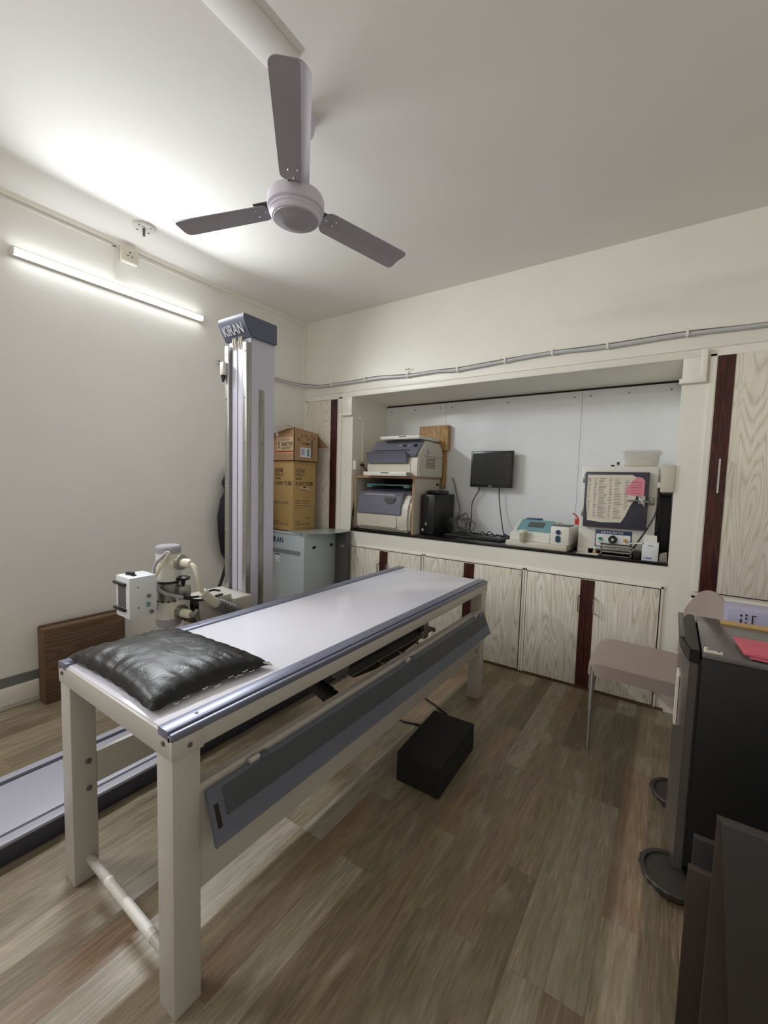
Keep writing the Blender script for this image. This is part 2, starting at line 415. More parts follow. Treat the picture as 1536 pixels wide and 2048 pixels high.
# ------------------------------------------------------------------ built-in cupboards
def handle(parent, x, z0, z1, y, m='chrome'):
    b = MB(); b.tube([(x, y, z0), (x, y-.028, z0+.004), (x, y-.028, z1-.004), (x, y, z1)], .0055, 8, smooth=False)
    return b.build('handle', m, parent)
def door(parent, x0, x1, z0, z1, strip, hx, hz0, hz1, m='wash', y=YB-.02, label=None):
    b = MB(); b.box(x0, x1, y, YB-.003, z0, z1, bev=.0015)
    d = b.build('door', m, parent)
    if strip: MB().box(strip[0], strip[1], y-.0025, y+.004, z0+.002, z1-.002).build('edge_strip', 'maroon', d)
    if hz1: handle(d, hx, hz0, hz1, y-.002)
    return d
def cup_frame(parent, x0, x1, z0, z1, wl=.012, wr=.012):
    b = MB(); y0, y1 = YB-.012, YB+.0
    b.box(x0, x0+wl, y0, y1, z0, z1); b.box(x1-wr, x1, y0, y1, z0, z1); b.box(x0, x1, y0, y1, z1-.012, z1)
    b.m(1); b.box(x0+.012, x1-.012, YB-.004, YB-.001, z0, z1-.012)
    b.build('carcass', ['wallb', 'gap'], parent)
for x0, x1, mid, lab in ((-2.58, -1.78, -2.191, 'whitewashed two-door base cupboard behind the far end of the table, left of its neighbours'),
                         (-1.765, -.898, -1.342, 'middle whitewashed two-door base cupboard directly below the monitor'),
                         (-.89, -.012, -.455, 'whitewashed two-door base cupboard behind the taupe chair, below the incubator')):
    t = thing('base_cupboard', lab, 'cupboard', ((x0+x1)/2, YB-.01, 0), 'base cupboards under the recess')
    cup_frame(t, x0, x1, .018, .818)
    door(t, x0+.018, mid-.002, .028, .799, (mid-.045, mid-.0015), mid-.05, .57, .68)
    door(t, mid+.002, x1-.018, .028, .799, (mid+.0015, mid+.045), mid+.05, .57, .68)
t = thing('tall_cupboard', 'narrow pale tall cupboard in the corner behind the cartons, maroon edge strip', 'cupboard', (-2.99, YB-.01, 0))
cup_frame(t, -3.23, -2.745, .02, 2.26, .0185, .0385)
door(t, -3.21, -2.785, .03, 2.243, (-2.875, -2.79), -2.855, 1.456, 1.637, m='wash2')
t = thing('tall_cupboard', 'upper cupboard door at the right edge, maroon strip with long chrome handle', 'cupboard', (.6, YB-.01, .82))
cup_frame(t, .135, 1.2, .818, 2.262, .0285, .018)
door(t, .165, 1.18, .826, 2.248, (.168, .252), .215, 1.43, 1.64, m='wash2')
t = thing('base_cupboard', 'low cupboard beneath the right tall cupboard, behind the fridge', 'cupboard', (.6, YB-.01, 0))
cup_frame(t, .135, 1.2, .02, .79, .0285, .018)
door(t, .165, 1.18, .03, .778, (.168, .252), 0, 0, 0, m='wash2')

# black stone counter
tag(MB().box(NX0+.001, NX1-.001, YB-.008, NY-.002, NZ0, NZ0+.02, bev=.003).build('countertop', 'stone'), 'polished black stone slab lining the bottom of the wall recess', 'countertop')
CZ = NZ0+.02

# ------------------------------------------------------------------ wiring on the walls
t = thing('pipe_run', 'grey flexible conduit clipped along the back wall above the recess', 'conduit', (-1.4, 3.225, 2.38))
pts = [(-3.235, 2.2, 2.405), (-3.235, 2.6, 2.402), (-3.235, 2.95, 2.40), (-3.225, 3.15, 2.405), (-3.17, 3.222, 2.402), (-3.02, 3.225, 2.386), (-2.631, 3.225, 2.385), (-2.3, 3.225, 2.388), (-1.985, 3.225, 2.374), (-1.7, 3.225, 2.378), (-1.51, 3.225, 2.366), (-1.12, 3.225, 2.385),
       (-.776, 3.225, 2.397), (-.425, 3.225, 2.387), (0.009, 3.225, 2.396), (.378, 3.225, 2.388), (.9, 3.225, 2.40), (1.7, 3.225, 2.39)]
MB().tube(pts, .0125, 10).build('pipe', 'pipe', t)
MB().tube([(p[0], p[1]-.004, p[2]+.015+.004*math.sin(i*2)) for i, p in enumerate(pts)], .004, 6).build('cable', 'cable', t)
for x, y, z in ((-2.86, 3.225, 2.385), (-2.45, 3.225, 2.388), (-1.985, 3.225, 2.374), (-1.51, 3.225, 2.366), (-1.12, 3.225, 2.385), (-.776, 3.225, 2.397), (-.425, 3.225, 2.387), (.009, 3.225, 2.396), (.5, 3.225, 2.392)):
    b = MB(); b.box(x-.008, x+.008, 3.208, 3.25, z-.016, z+.022, bev=.003); b.cyl((x, 3.235, z+.022), (x, 3.235, z+.034), .005, n=8)
    b.build('clip', 'white', t)
b = MB(); b.tube([(-1.99, 3.245, 2.40), (-1.985, 3.23, 2.425), (-1.97, 3.225, 2.44), (-1.955, 3.228, 2.425)], .003, 6); b.box(-2.03, -1.99, 3.235, 3.25, 2.438, 2.448)
tag(b.build('wall_hook', 'white'), 'small bent wire hook sticking out just above the grey conduit', 'hook')

t = thing('cable_trunking', 'thin white cable trunking running under the ceiling on left wall, down to the tube light', 'cable trunking', (XL, 1.4, 3.0))
b = MB(); b.box(XL, XL+.012, YF, 1.43, 2.992, 3.004); b.box(XL, XL+.012, 1.408, 1.43, 2.76, 3.0); b.build('channel', 'white', t)
b = MB(); b.box(XL, XL+.012, 1.58, 2.25, 2.985, 2.995); b.box(XL, XL+.014, 1.56, 1.62, 2.98, 3.0, bev=.003); b.build('channel', 'white', t)
t = thing('socket_box', 'white three-pin socket box high on the left wall under the ceiling', 'socket', (XL+.02, 1.5, 2.92))
MB().box(XL, XL+.035, 1.455, 1.56, 2.915, 3.01, bev=.004).build('back_box', 'white', t)
b = MB(); b.box(XL+.035, XL+.041, 1.452, 1.563, 2.92, 3.012, bev=.002); b.m(1)
for dy, dz in ((0, .018), (-.014, -.006), (.014, -.006)): b.cyl((XL+.04, 1.507+dy, 2.965+dz), (XL+.042, 1.507+dy, 2.965+dz), .005, n=10)
b.build('socket_plate', ['sw', 'pdark'], t)

t = thing('tube_light', 'lit white LED tube batten mounted on the left wall', 'light', (XL, 1.46, 2.71))
b = MB(); b.box(XL, XL+.023, .862, 2.062, 2.696, 2.742, bev=.003); b.build('housing', 'white', t)
b = MB(); b.prism([(XL+.0235, 2.702), (XL+.036, 2.7025), (XL+.046, 2.710), (XL+.049, 2.719), (XL+.046, 2.728), (XL+.036, 2.7355), (XL+.0235, 2.736)], 'y', .872, 2.052); b.build('tube', 'tube', t)
for y in (.857, 2.053): MB().box(XL, XL+.052, y, y+.014, 2.697, 2.735, bev=.003).build('end_cap', 'white', t)
b = MB()
for k in range(3): b.tube([(XL+.01, 1.42+.03*k, 2.765), (XL+.02, 1.435+.03*k, 2.775), (XL+.02, 1.45+.03*k, 2.755), (XL+.01, 1.46+.03*k, 2.74)], .003, 6)
b.build('wire', 'white', t)

t = thing('ceiling_hook_plate', 'round white ceiling plate with a threaded hook, left of the fan', 'ceiling plate', (-2.94, 1.462, H))
b = MB(); b.lathe([(.068, 0), (.068, -.008), (.06, -.014), (.001, -.014)], (-2.94, 1.462, H), n=36)
b.m(1)
for k in range(4): b.cyl((-2.94+.048*math.cos(k*PI/2+.5), 1.462+.048*math.sin(k*PI/2+.5), H-.013), (-2.94+.048*math.cos(k*PI/2+.5), 1.462+.048*math.sin(k*PI/2+.5), H-.017), .005, n=10)
b.build('plate', ['white', 'dgrey'], t)
MB().tube([(-2.94, 1.462, H-.012), (-2.94, 1.462, H-.06)], .008, 8, smooth=False).build('hook', 'dgrey', t)

# ------------------------------------------------------------------ ceiling fan
fc = Vector((-1.49, 1.412, 2.685))
t = thing('ceiling_fan', 'three-blade lavender grey ceiling fan hanging from a short rod', 'fan', (-1.49, 1.412, 2.6))
zb = 2.615
MB().lathe([(.001, 0), (.05, 0), (.052, -.002), (.075, 0), (.105, .004), (.112, .014), (.112, .022), (.118, .026), (.118, .034), (.112, .038), (.125, .044), (.127, .055), (.127, .085), (.122, .098), (.10, .112), (.05, .118), (.03, .12)], (-1.49, 1.412, zb), n=56).build('motor_housing', 'fanw', t)
MB().lathe([(.001, -.012), (.05, -.012), (.066, -.008), (.098, .001), (.101, .0095)], (-1.49, 1.412, zb-.002), n=48).build('bottom_cover', 'fan', t)
MB().cyl((-1.49, 1.412, 2.72), (-1.47, 1.43, H), .011).build('rod', 'fanw', t)
MB().lathe([(.02, -.10), (.05, -.06), (.065, 0)], (-1.472, 1.428, H), n=28).build('canopy', 'fanw', t)
# plane of the blades, slightly tilted towards the camera's side
def zpl(x, y):
    return 2.684 + .094*(x-fc.x)*.0 - ((x-fc.x)*(-.7) + (y-fc.y)*.7)*.075
for ang in (-45.5, 199.5, 74.5):
    a = math.radians(ang); u = Vector((math.cos(a), math.sin(a), 0)); v = Vector((-u.y, u.x, 0))
    def P(r, s, up=0):
        q = fc + u*r + v*s; return Vector((q.x, q.y, zpl(q.x, q.y)+up))
    # stem bracket
    b = MB(); 
    lo = [P(.10, -.03, .012), P(.20, -.035, .006), P(.20, .035, .012), P(.10, .03, .016)]
    b.hexa([q-Vector((0, 0, .004)) for q in lo] + lo, .001)
    ar = b.build('blade_bracket', 'dgrey', t)
    # blade: flat main web and up-turned leading flange, rounded ends
    prof = [(-.066, 0), (-.03, 0), (.0275, 0), (.0285, 0), (.045, 0), (.063, 0)]
    b = MB(); rows = []
    ends = []
    rr_ = .032; R0_, R1_ = .142, .63
    seq = [(R0_ + rr_*(1-math.sin(q_)), 1-.48*(1-math.cos(q_))) for q_ in [PI/2*(1-k/6) for k in range(7)]]
    seq += [(R0_+rr_+(R1_-R0_-2*rr_)*k/8, 1) for k in range(1, 8)]
    seq += [(R1_ - rr_*(1-math.sin(q_)), 1-.48*(1-math.cos(q_))) for q_ in [PI/2*k/6 for k in range(7)]]
    NR = len(seq)-1
    for r, f in seq:
        wd = (.93 + .14*(r-R0_)/(R1_-R0_))
        rows.append([P(r, q*f*wd, (0 if q*f < .028 else -(q*f-.028)*.62) + .0*h) for q, h in prof])
    T = []; B_ = []
    for R_ in rows:
        T.append([b.bm.verts.new(q+Vector((0, 0, .0012))) for q in R_]); B_.append([b.bm.verts.new(q-Vector((0, 0, .0012))) for q in R_])
    m_ = len(prof)
    for i in range(NR):
        for j in range(m_-1):
            b.bm.faces.new((T[i][j], T[i][j+1], T[i+1][j+1], T[i+1][j]))
            b.bm.faces.new((B_[i][j], B_[i+1][j], B_[i+1][j+1], B_[i][j+1]))
        b.bm.faces.new((T[i][0], T[i+1][0], B_[i+1][0], B_[i][0])); b.bm.faces.new((T[i][-1], B_[i][-1], B_[i+1][-1], T[i+1][-1]))
    for i in (0, NR):
        for j in range(m_-1): b.bm.faces.new((T[i][j], T[i][j+1], B_[i][j+1], B_[i][j]))
    bl = b.build('blade', 'fan', t); bl.data.set_sharp_from_angle(angle=math.radians(14))
    for r, s in ((.20, -.025), (.20, .012), (.158, -.004)):
        b = MB(); q = P(r, s, -.003+.05*s); b.lathe([(.001, -.006), (.004, -.005), (.0065, 0), (.0065, .004)], q, n=12)
        b.build('screw', 'chrome', bl)

# ------------------------------------------------------------------ radiography table
TX0, TX1, TY0, TY1 = -1.716, -1.0, .55, 2.725
t = thing('xray_table', 'long beige steel radiography table with white top and blue-grey flap', 'table', (-1.36, 1.64, 0))
def leg(x0, y0):
    b = MB(); b.box(x0, x0+.078, y0, y0+.078, 0, .79, bev=.004); return b
L0 = leg(TX0, TY0).build('leg', 'tbl', t); L1 = leg(TX1-.078, TY0).build('leg', 'tbl', t)
L2 = leg(TX0, TY1-.078).build('leg', 'tbl', t); L3 = leg(TX1-.078, TY1-.078).build('leg', 'tbl', t)
for z in (.44, .34): MB().lathe([(.008, 0), (.010, .003), (.005, .008), (.005, .013)], (TX0+.078, TY0+.05, z), (1, 0, 0), n=10).build('bolt', 'dgrey', L0)
b = MB(); b.box(TX0-.003, TX1+.003, TY0-.003, TY0+.012, .727, .792, bev=.002); b.m(1)
for x in (TX0+.03, TX1-.035): b.lathe([(.007, 0), (.006, -.004), (.001, -.005)], (x, TY0-.003, .765), (0, 1, 0), n=10)
b.build('end_plate', ['tbl', 'dgrey'], t)
b = MB(); b.box(TX0-.003, TX1+.003, TY1-.012, TY1+.003, .727, .792, bev=.002); b.build('end_plate', 'tbl', t)
b = MB(); b.box(TX1-.015, TX1+.001, TY0+.08, TY1-.078, .730, .779, bev=.002); b.build('side_beam', 'tbl', t)
b = MB(); b.box(TX1-.006, TX1+.004, TY0-.0035, TY0+.085, .7265, .7785, bev=.001); b.m(1); b.lathe([(.007, 0), (.006, .004), (.001, .005)], (TX1+.004, TY0+.045, .752), (1, 0, 0), n=10)
b.build('corner_plate', ['tbl', 'dgrey'], t)
b = MB(); b.box(TX0, TX0+.016, TY0+.078, TY1-.078, .730, .779, bev=.002); b.build('side_beam', 'tbl', t)
b = MB(); b.box(TX0+.078-.02, TX0+.078, TY0+.078, TY1-.078, .345, .46, bev=.002); b.build('rear_beam', 'tbl', t)
b = MB(); b.box(TX0+.05, TX1-.045, TY0+.004, TY1-.004, .779, .7965, bev=.002); tp = b.build('tabletop', 'top', t)
for x0, x1 in ((TX1-.062, TX1+.004), (TX0-.004, TX0+.062)):
    near = x1 > -1.2
    b = MB()
    a0, a1 = (x0, x1-.018) if near else (x0+.018, x1)
    b.box(a0, a1, TY0-.004, TY1+.004, .780, .803, bev=.002)
    c0, c1 = (x1-.013, x1) if near else (x0, x0+.013)
    b.box(c0, c1, TY0-.004, TY1+.004, .779, .799, bev=.003)
    b.box(min(a1, c0)-.002 if near else c1-.002, max(a1, c0)+.002 if near else a0+.002, TY0-.003, TY1+.003, .776, .788)
    b.m(1)
    for k in range(6): b.lathe([(.0055, 0), (.005, .001), (.001, .0012)], ((a0+a1)/2, TY0+.09+k*.405, .803), n=10)
    b.build('edge_rail', ['alu', 'dgrey'], t)
b = MB(); b.box(TX1-.016, TX1-.004, TY0+.078, TY1-.078, .318, .617, bev=.002); b.box(TX1-.034, TX1-.0165, TY0+.078, TY1-.078, .603, .6165)
apr = b.build('apron_panel', 'tbl', t)
b = MB(); b.m(0)
for k, (y, s) in enumerate(((2.575, .012), (2.592, .008), (2.606, .012))): b.box(TX1-.004, TX1-.002, y, y+s, .352+.003*k, .362+.002*k)
b.box(TX1-.004, TX1-.002, 2.565, 2.625, .336, .339)
b.build('maker_mark', 'inkm', apr)
# hinged blue-grey flap leaning out from the apron
fy0, fy1 = .632, 2.655
b = MB()
prof = [(-.992, .604), (-.985, .606), (-.938, .484), (-.930, .474), (-.938, .464), (-.948, .470), (-.950, .486), (-.992, .594)]
b.prism(prof, 'y', fy0, fy1, bev=.0012)
fl = b.build('hinged_flap', 'flap', t)
b = MB(); ux, uz = .047/.131, -.122/.131
def FP(d, off): return (-.985+ux*d+.93*off, .606+uz*d+.36*off)
q = [FP(.014, .0015), FP(.088, .0015), FP(.088, -.002), FP(.014, -.002)]
b.prism(q, 'y', fy0+.045, fy1-.02); b.build('inlay', 'flapd', fl)
b = MB(); q = [FP(.045, .0025), FP(.105, .0025), FP(.105, -.002), FP(.045, -.002)]; b.prism(q, 'y', fy0+.014, fy0+.026)
b.build('slot', 'gap', fl)
for y in (.775, 1.665, 2.50):
    b = MB(); b.cyl((-.988, y, .609), (-.988, y+.036, .609), .0085, n=12); b.m(1); b.box(-.996, -.974, y+.038, y+.066, .597, .612, bev=.002)
    b.build('hinge', ['tbl', 'flap'], fl)
MB().tube([(-1.66, .60, .075), (-1.07, .60, .062)], .0145, 18, smooth=False).build('foot_bar', 'tbl', t)
b = MB(); b.cyl((-1.50, .60, .0717), (-1.20, .60, .065), .0155, n=18); b.build('foot_bar_sleeve', 'white', t)
# runners carrying the cassette tray, seen through the gap
for x in (-1.075, -1.64):
    b = MB(); b.box(x, x+.008, TY0+.075, TY1-.08, .70, .727)
    if x > -1.2:
        b.box(x, x+.014, TY0+.078, TY0+.1, .59, .70); b.box(x+.02, x+.024, TY0+.078, TY0+.098, .60, .69); b.box(x+.03, x+.034, TY0+.078, TY0+.098, .60, .69); b.box(x, x+.034, TY0+.078, TY0+.098, .59, .597)
    b.build('runner', 'steel', t)
b = MB(); b.box(-1.62, -1.13, 1.42, 2.06, .585, .70, bev=.004); bk = b.build('cassette_carriage', 'blackm', t)
b = MB(); b.prism([(1.37, .615), (1.40, .600), (1.56, .580), (1.80, .580), (1.98, .600), (2.02, .615)], 'x', -1.12, -1.085); b.build('tray_front', 'steeld', bk)
b = MB(); b.box(-1.13, -1.08, 1.37, 2.02, .614, .619); b.build('tray_lip', 'steel', bk)
b = MB(); b.tube([(-1.085, 1.60, .597), (-1.045, 1.60, .595), (-1.045, 1.76, .595), (-1.085, 1.76, .597)], .007, 10, smooth=False); b.build('tray_handle', 'chrome', bk)
b = MB(); b.box(-1.15, -1.10, 2.05, 2.10, .57, .70, bev=.004); b.box(-1.11, -1.09, 2.0, 2.13, .60, .625, bev=.003); b.cyl((-1.12, 2.10, .62), (-1.06, 2.10, .62), .012, n=10); b.build('end_bracket', 'zinc', bk)
b = MB(); b.box(-1.16, -1.12, 1.34, 1.41, .60, .69, bev=.004); b.box(-1.15, -1.11, 1.30, 1.36, .64, .68, bev=.004); b.build('end_bracket', 'dgrey', bk)
MB().tube([(-2.02, 1.5, .30), (-1.80, 1.56, .37), (-1.6, 1.52, .45), (-1.40, 1.42, .50), (-1.22, 1.36, .515), (-1.08, 1.30, .50), (-1.02, 1.20, .42)], .037, 14, ribs=34, depth=.22).build('corrugated_hose', 'black', t)

# ------------------------------------------------------------------ cushion
def cushion():
    b = MB(); C = [(-1.690, .562), (-1.118, .560), (-1.100, .955), (-1.655, .925)]
    n = 34; T = []; Bo = []
    for i in range(n+1):
        a, c = [], []
        for j in range(n+1):
            u_, v_ = i/n, j/n
            # sides bow inwards between pinched corners
            uu = u_ + .035*math.sin(PI*v_)*(1-2*u_)*abs(1-2*u_)**2
            vv = v_ + .035*math.sin(PI*u_)*(1-2*v_)*abs(1-2*v_)**2
            x = (C[0][0]*(1-uu)*(1-vv)+C[1][0]*uu*(1-vv)+C[2][0]*uu*vv+C[3][0]*(1-uu)*vv)
            y = (C[0][1]*(1-uu)*(1-vv)+C[1][1]*uu*(1-vv)+C[2][1]*uu*vv+C[3][1]*(1-uu)*vv)
            e = (1-abs(2*u_-1)**3.2)*(1-abs(2*v_-1)**3.2); e = max(e, 0)**.45
            wr = 0
            ed = min(u_, 1-u_, v_, 1-v_)
            if ed < .3:   # gathers running in from the seams
                k = u_ if min(v_, 1-v_) <= min(u_, 1-u_) else v_
                wr = .0045*math.sin(k*66+3*math.sin(k*9)+14*ed)*math.exp(-((ed-.09)/.10)**2)
            wr += .004*noise.noise(Vector((x*9, y*9, 3)))
            z = .814 + .055*e + wr*e
            zb_ = .814 - .0165*e
            if ed == 0:
                zt = .813 + .0035*math.sin((u_+v_)*40); a.append(b.bm.verts.new((x, y, zt))); c.append(a[-1])
            else:
                a.append(b.bm.verts.new((x, y, z))); c.append(b.bm.verts.new((x, y, zb_)))
        T.append(a); Bo.append(c)
    for i in range(n):
        for j in range(n):
            b.bm.faces.new((T[i][j], T[i+1][j], T[i+1][j+1], T[i][j+1]))
            f = (Bo[i][j], Bo[i][j+1], Bo[i+1][j+1], Bo[i+1][j])
            try: b.bm.faces.new(f)
            except ValueError: pass
    return b.build('cushion', 'leather')
cu = cushion(); tag(cu, 'worn black leatherette cushion lying on the near end of the radiography table', 'cushion')
b = MB()
for k in range(9):   # worn patches where the seam has frayed
    s_ = random.random(); x = -1.112+.008*s_-.006; y = .60+s_*.34
    x += random.uniform(-.006, .004); z = .813+random.uniform(-.002, .008)
    b.tube([(x, y, z), (x+.004, y+random.uniform(.004, .014), z+random.uniform(-.003, .003)), (x, y+random.uniform(.015, .022), z)], .0013, 5)
b.tube([(-1.105, .925, .828), (-1.094, .94, .82), (-1.096, .952, .812), (-1.112, .95, .82)], .003, 6)
b.build('frayed_piping', 'creamp', cu)

# ------------------------------------------------------------------ floor rail and tube column
t = thing('floor_track', 'low blue-grey steel track on the floor behind the table carrying the column', 'rail', (-2.16, 1.0, 0))
b = MB(); b.box(-2.385, -1.94, YF+.3, 2.95, 0, .072, bev=.003); b.build('track_base', 'raild', t)
b = MB(); b.box(-1.985, -1.938, YF+.3, 2.95, .072, .086, bev=.003); b.build('ledge', 'rail', t)
b = MB(); b.box(-2.385, -2.345, YF+.3, 2.95, .072, .092, bev=.003); b.build('ledge', 'rail', t)
b = MB(); b.box(-2.315, -1.99, YF+.3, 2.95, .072, .092, bev=.003); b.build('cover_plate', 'rail', t)

t = thing('tube_column', 'tall lavender-white x-ray column with blue-grey cap, steel rails, side arm and tube head', 'x-ray column', (-2.15, 1.69, .092))
cx0, cx1, cy0, cy1 = -2.252, -2.05, 1.595, 1.785
b = MB(); b.box(cx0+.004, cx1, cy0+.012, cy1, .12, 2.26, bev=.004); b.build('mast', 'lav', t)
b = MB(); b.box(-2.30, -2.0, 1.50, 1.86, .093, .17, bev=.006); b.build('trolley', 'rail', t)
for x in (cx0, cx1-.034):
    b = MB(); b.box(x, x+.034, cy0-.016, cy0+.02, .17, 2.22, bev=.002); b.m(1)
    for k in range(8): b.lathe([(.006, 0), (.005, -.003), (.001, -.004)], (x+.017, cy0-.016, .35+k*.26), (0, 1, 0), n=10)
    b.build('guide_rail', ['steel', 'chrome'], t)
b = MB(); b.box(cx0+.05, cx0+.098, cy0+.0, cy0+.014, .17, 2.24, bev=.003); b.box(cx0+.104, cx0+.152, cy0, cy0+.014, .17, 2.24, bev=.003); b.build('face_channel', 'lav', t)
b = MB(); b.box(cx0+.098, cx0+.104, cy0+.002, cy0+.013, .17, 2.24); b.build('slit', 'raild', t)
b = MB(); b.box(cx1, cx1+.005, 1.668, 1.706, .17, 1.965, bev=.001); b.m(1)
for k in range(7): b.lathe([(.0045, 0), (.001, .003)], (cx1+.005, 1.689+.004*(-1)**k, .4+k*.25), (1, 0, 0), n=8)
b.build('side_strip', ['zinc', 'dgrey'], t)
b = MB(); b.prism([(1.548, 2.365), (1.79, 2.365), (1.79, 2.248), (1.60, 2.248), (1.548, 2.335)], 'x', -2.275, -2.034, bev=.004); cap = b.build('top_cap', 'navy', t)
text('KIRAN', .078, (-2.25, 1.578, 2.272), '-y', 'inkw', cap, sx=.80, lean=math.radians(31))
b = MB(); b.lathe([(.004, 0), (.001, .002)], (-2.034, 1.665, 2.31), (1, 0, 0), n=8); b.build('screw', 'gap', cap)
b = MB()
for x in (-2.19, -2.17, -2.135, -2.115): b.tube([(x, 1.60, 2.27), (x+.002, 1.59, 2.235), (x+.004, 1.597, 2.19)], .006, 8)
b.build('lift_cable', 'cream', t)
b = MB(); b.box(-2.266, -2.232, 1.555, 1.58, 2.05, 2.125, bev=.003); b.m(1); b.prism([(1.557, 2.05), (1.578, 2.05), (1.567, 2.01)], 'x', -2.26, -2.24); b.build('limit_switch', ['white', 'black'], t)
b = MB(); b.tube([(-2.055, 1.785, 1.735), (-2.052, 1.80, 1.735), (-2.052, 1.806, 1.715), (-2.052, 1.814, 1.712), (-2.052, 1.818, 1.73)], .0032, 8); b.box(-2.062, -2.05, 1.783, 1.792, 1.735, 1.755, bev=.002); b.build('cable_hook', 'white', t)
# carriage and arm
b = MB(); b.box(-2.30, -2.005, 1.47, 1.59, .56, .765, bev=.004); b.build('carriage', 'tbl', t)
b = MB(); b.box(-2.225, -2.045, 1.278, 1.48, .60, .785, bev=.003); arm = b.build('arm', 'tbl', t)
b = MB(); b.box(-2.225, -2.045, 1.270, 1.278, .655, .785, bev=.001); b.m(1); b.cyl((-2.07, 1.270, .69), (-2.07, 1.267, .69), .006, n=10); b.build('arm_end_plate', ['steeld', 'chrome'], arm)
# tube head, carried by the arm: housing with its fittings
hx, hy, R_ = -2.17, 1.183, .060
b = MB(); b.lathe([(R_, .90), (R_, 1.045)], (hx, hy, 0), n=40); b.lathe([(R_, .70), (R_, .79)], (hx, hy, 0), n=40)
th = b.build('tube_housing', 'white', t)
b = MB(); b.lathe([(R_+.001, 1.045), (R_+.001, 1.075), (R_-.006, 1.083), (.001, 1.083)], (hx, hy, 0), n=40); b.build('end_cap', 'fan', th)
b = MB(); b.lathe([(.001, .655), (R_-.006, .655), (R_+.001, .664), (R_+.001, .70)], (hx, hy, 0), n=40); b.build('end_cap', 'fan', th)
b = MB(); b.lathe([(R_-.008, .885), (R_-.008, .90)], (hx, hy, 0), n=40); b.build('collar', 'black', th)
b = MB(); b.lathe([(R_-.006, .79), (R_-.006, .885)], (hx, hy, 0), n=40); b.m(1)
for k in range(12): b.lathe([(.006, 0), (.006, .006)], (hx+(R_-.004)*math.cos(k*PI/6), hy+(R_-.004)*math.sin(k*PI/6), .79), n=8)
b.build('clamp_ring', ['zinc', 'pdark'], th)
MB().box(hx-.055, hx, hy-R_-.002, hy-R_+.03, .745, .785, bev=.002).build('rating_plate', 'zinc', th)
hd = Vector((.90, .20, 0)).normalized()
def horn(z):
    c = Vector((hx, hy, z)) + hd*.045
    MB().lathe([(.038, 0), (.038, .035), (.036, .04)], c, hd, n=28).build('cable_port', 'cream', th)
    MB().lathe([(.040, .034), (.040, .050), (.02, .052)], c, hd, n=28).build('ring_nut', 'zinc', th)
    MB().lathe([(.022, .05), (.023, .09), (.018, .11), (.008, .112)], c, hd, n=22).build('plug', 'cream', th)
    return c + hd*.11
p1 = horn(1.0); p2 = horn(.735)
MB().tube([p1-hd*.02, p1+hd*.02+Vector((0, 0, -.012)), (-1.975, 1.225, .945), (-1.985, 1.25, .87), (-1.99, 1.275, .835)], .0115, 12).build('high_tension_cable', 'cream', t)
MB().tube([(-1.995, 1.265, .845), (-1.995, 1.31, .80), (-1.995, 1.362, .755)], .024, 14, smooth=False).build('cable_sleeve', 'creamp', t)
MB().tube([(-1.995, 1.350, .765), (-1.99, 1.42, .722), (-1.99, 1.48, .68), (-1.985, 1.53, .60), (-1.99, 1.52, .48), (-2.02, 1.5, .35)], .036, 16, ribs=26, depth=.22).build('corrugated_hose', 'dgrey', t)
MB().tube([p2-hd*.02, p2+hd*.02+Vector((0, 0, -.004)), (-2.02, 1.25, .745), (-2.03, 1.262, .70), (-2.02, 1.30, .62)], .011, 12).build('high_tension_cable', 'cable', t)
MB().tube([(hx+.06, hy-.035, 1.06), (hx+.035, hy-.085, 1.0), (hx+.03, hy-.092, .93), (hx+.05, hy-.07, .86), (-2.09, 1.17, .83), (-2.06, 1.20, .82)], .009, 10).build('grey_conduit', 'fan', t)
MB().tube([(-2.065, 1.20, .82), (-2.05, 1.28, .81), (-2.06, 1.36, .825), (-2.10, 1.44, .80)], .006, 8).build('control_cable', 'black', t)
MB().tube([(-2.065, 1.20, .815), (-2.04, 1.28, .792), (-2.04, 1.36, .793), (-2.06, 1.43, .788)], .006, 8).build('control_cable', 'black', t)
MB().tube([(hx+.065, hy-.03, 1.06), (hx+.05, hy-.065, .99), (hx+.035, hy-.09, .93), (hx+.02, hy-.10, .86), (-2.13, 1.055, .79), (-2.105, 1.05, .765)], .0105, 10, ribs=44, depth=.28).build('coiled_cord', 'cream', t)
b = MB(); b.lathe([(.008, 0), (.012, .02), (.012, .03), (.034, .034), (.036, .045), (.02, .052), (.001, .052)], (-2.105, 1.225, .87), n=20); b.build('clamp_knob', 'black', t)
b = MB(); b.box(-2.15, -2.09, 1.195, 1.262, .80, .87, bev=.006); b.build('yoke', 'zinc', t)
b = MB(); b.box(-2.14, -2.095, 1.19, 1.262, .73, .815, bev=.010); b.build('yoke_cover', 'white', t)
# collimator in front of the head
ca, cb_, c0, c1, cz0, cz1 = -2.235, -2.10, .955, 1.085, .755, .955
cl = MB().box(ca, cb_, c0, c1, cz0, cz1, bev=.004).build('collimator', 'whitep', t); cl['label'] = 'small white collimator box with dark window beside the tube housing'
b = MB(); b.box(ca+.025, cb_-.035, c0-.002, c0+.003, cz0+.05, cz1-.04); b.build('window', 'dgrey', cl)
for z in (cz0+.035, cz1-.04):
    b = MB(); b.box(ca-.004, cb_-.028, c0-.014, c0, z, z+.012, bev=.002); b.build('accessory_rail', 'black', cl)
b = MB(); b.cyl((ca+.04, c0+.04, cz1), (ca+.04, c0+.04, cz1+.012), .012, n=14); b.cyl((ca+.07, c0+.045, cz1), (ca+.07, c0+.045, cz1+.014), .012, n=14); b.box(ca+.03, ca+.10, c0+.035, c0+.05, cz1, cz1+.006); b.build('control_knob', 'black', cl)
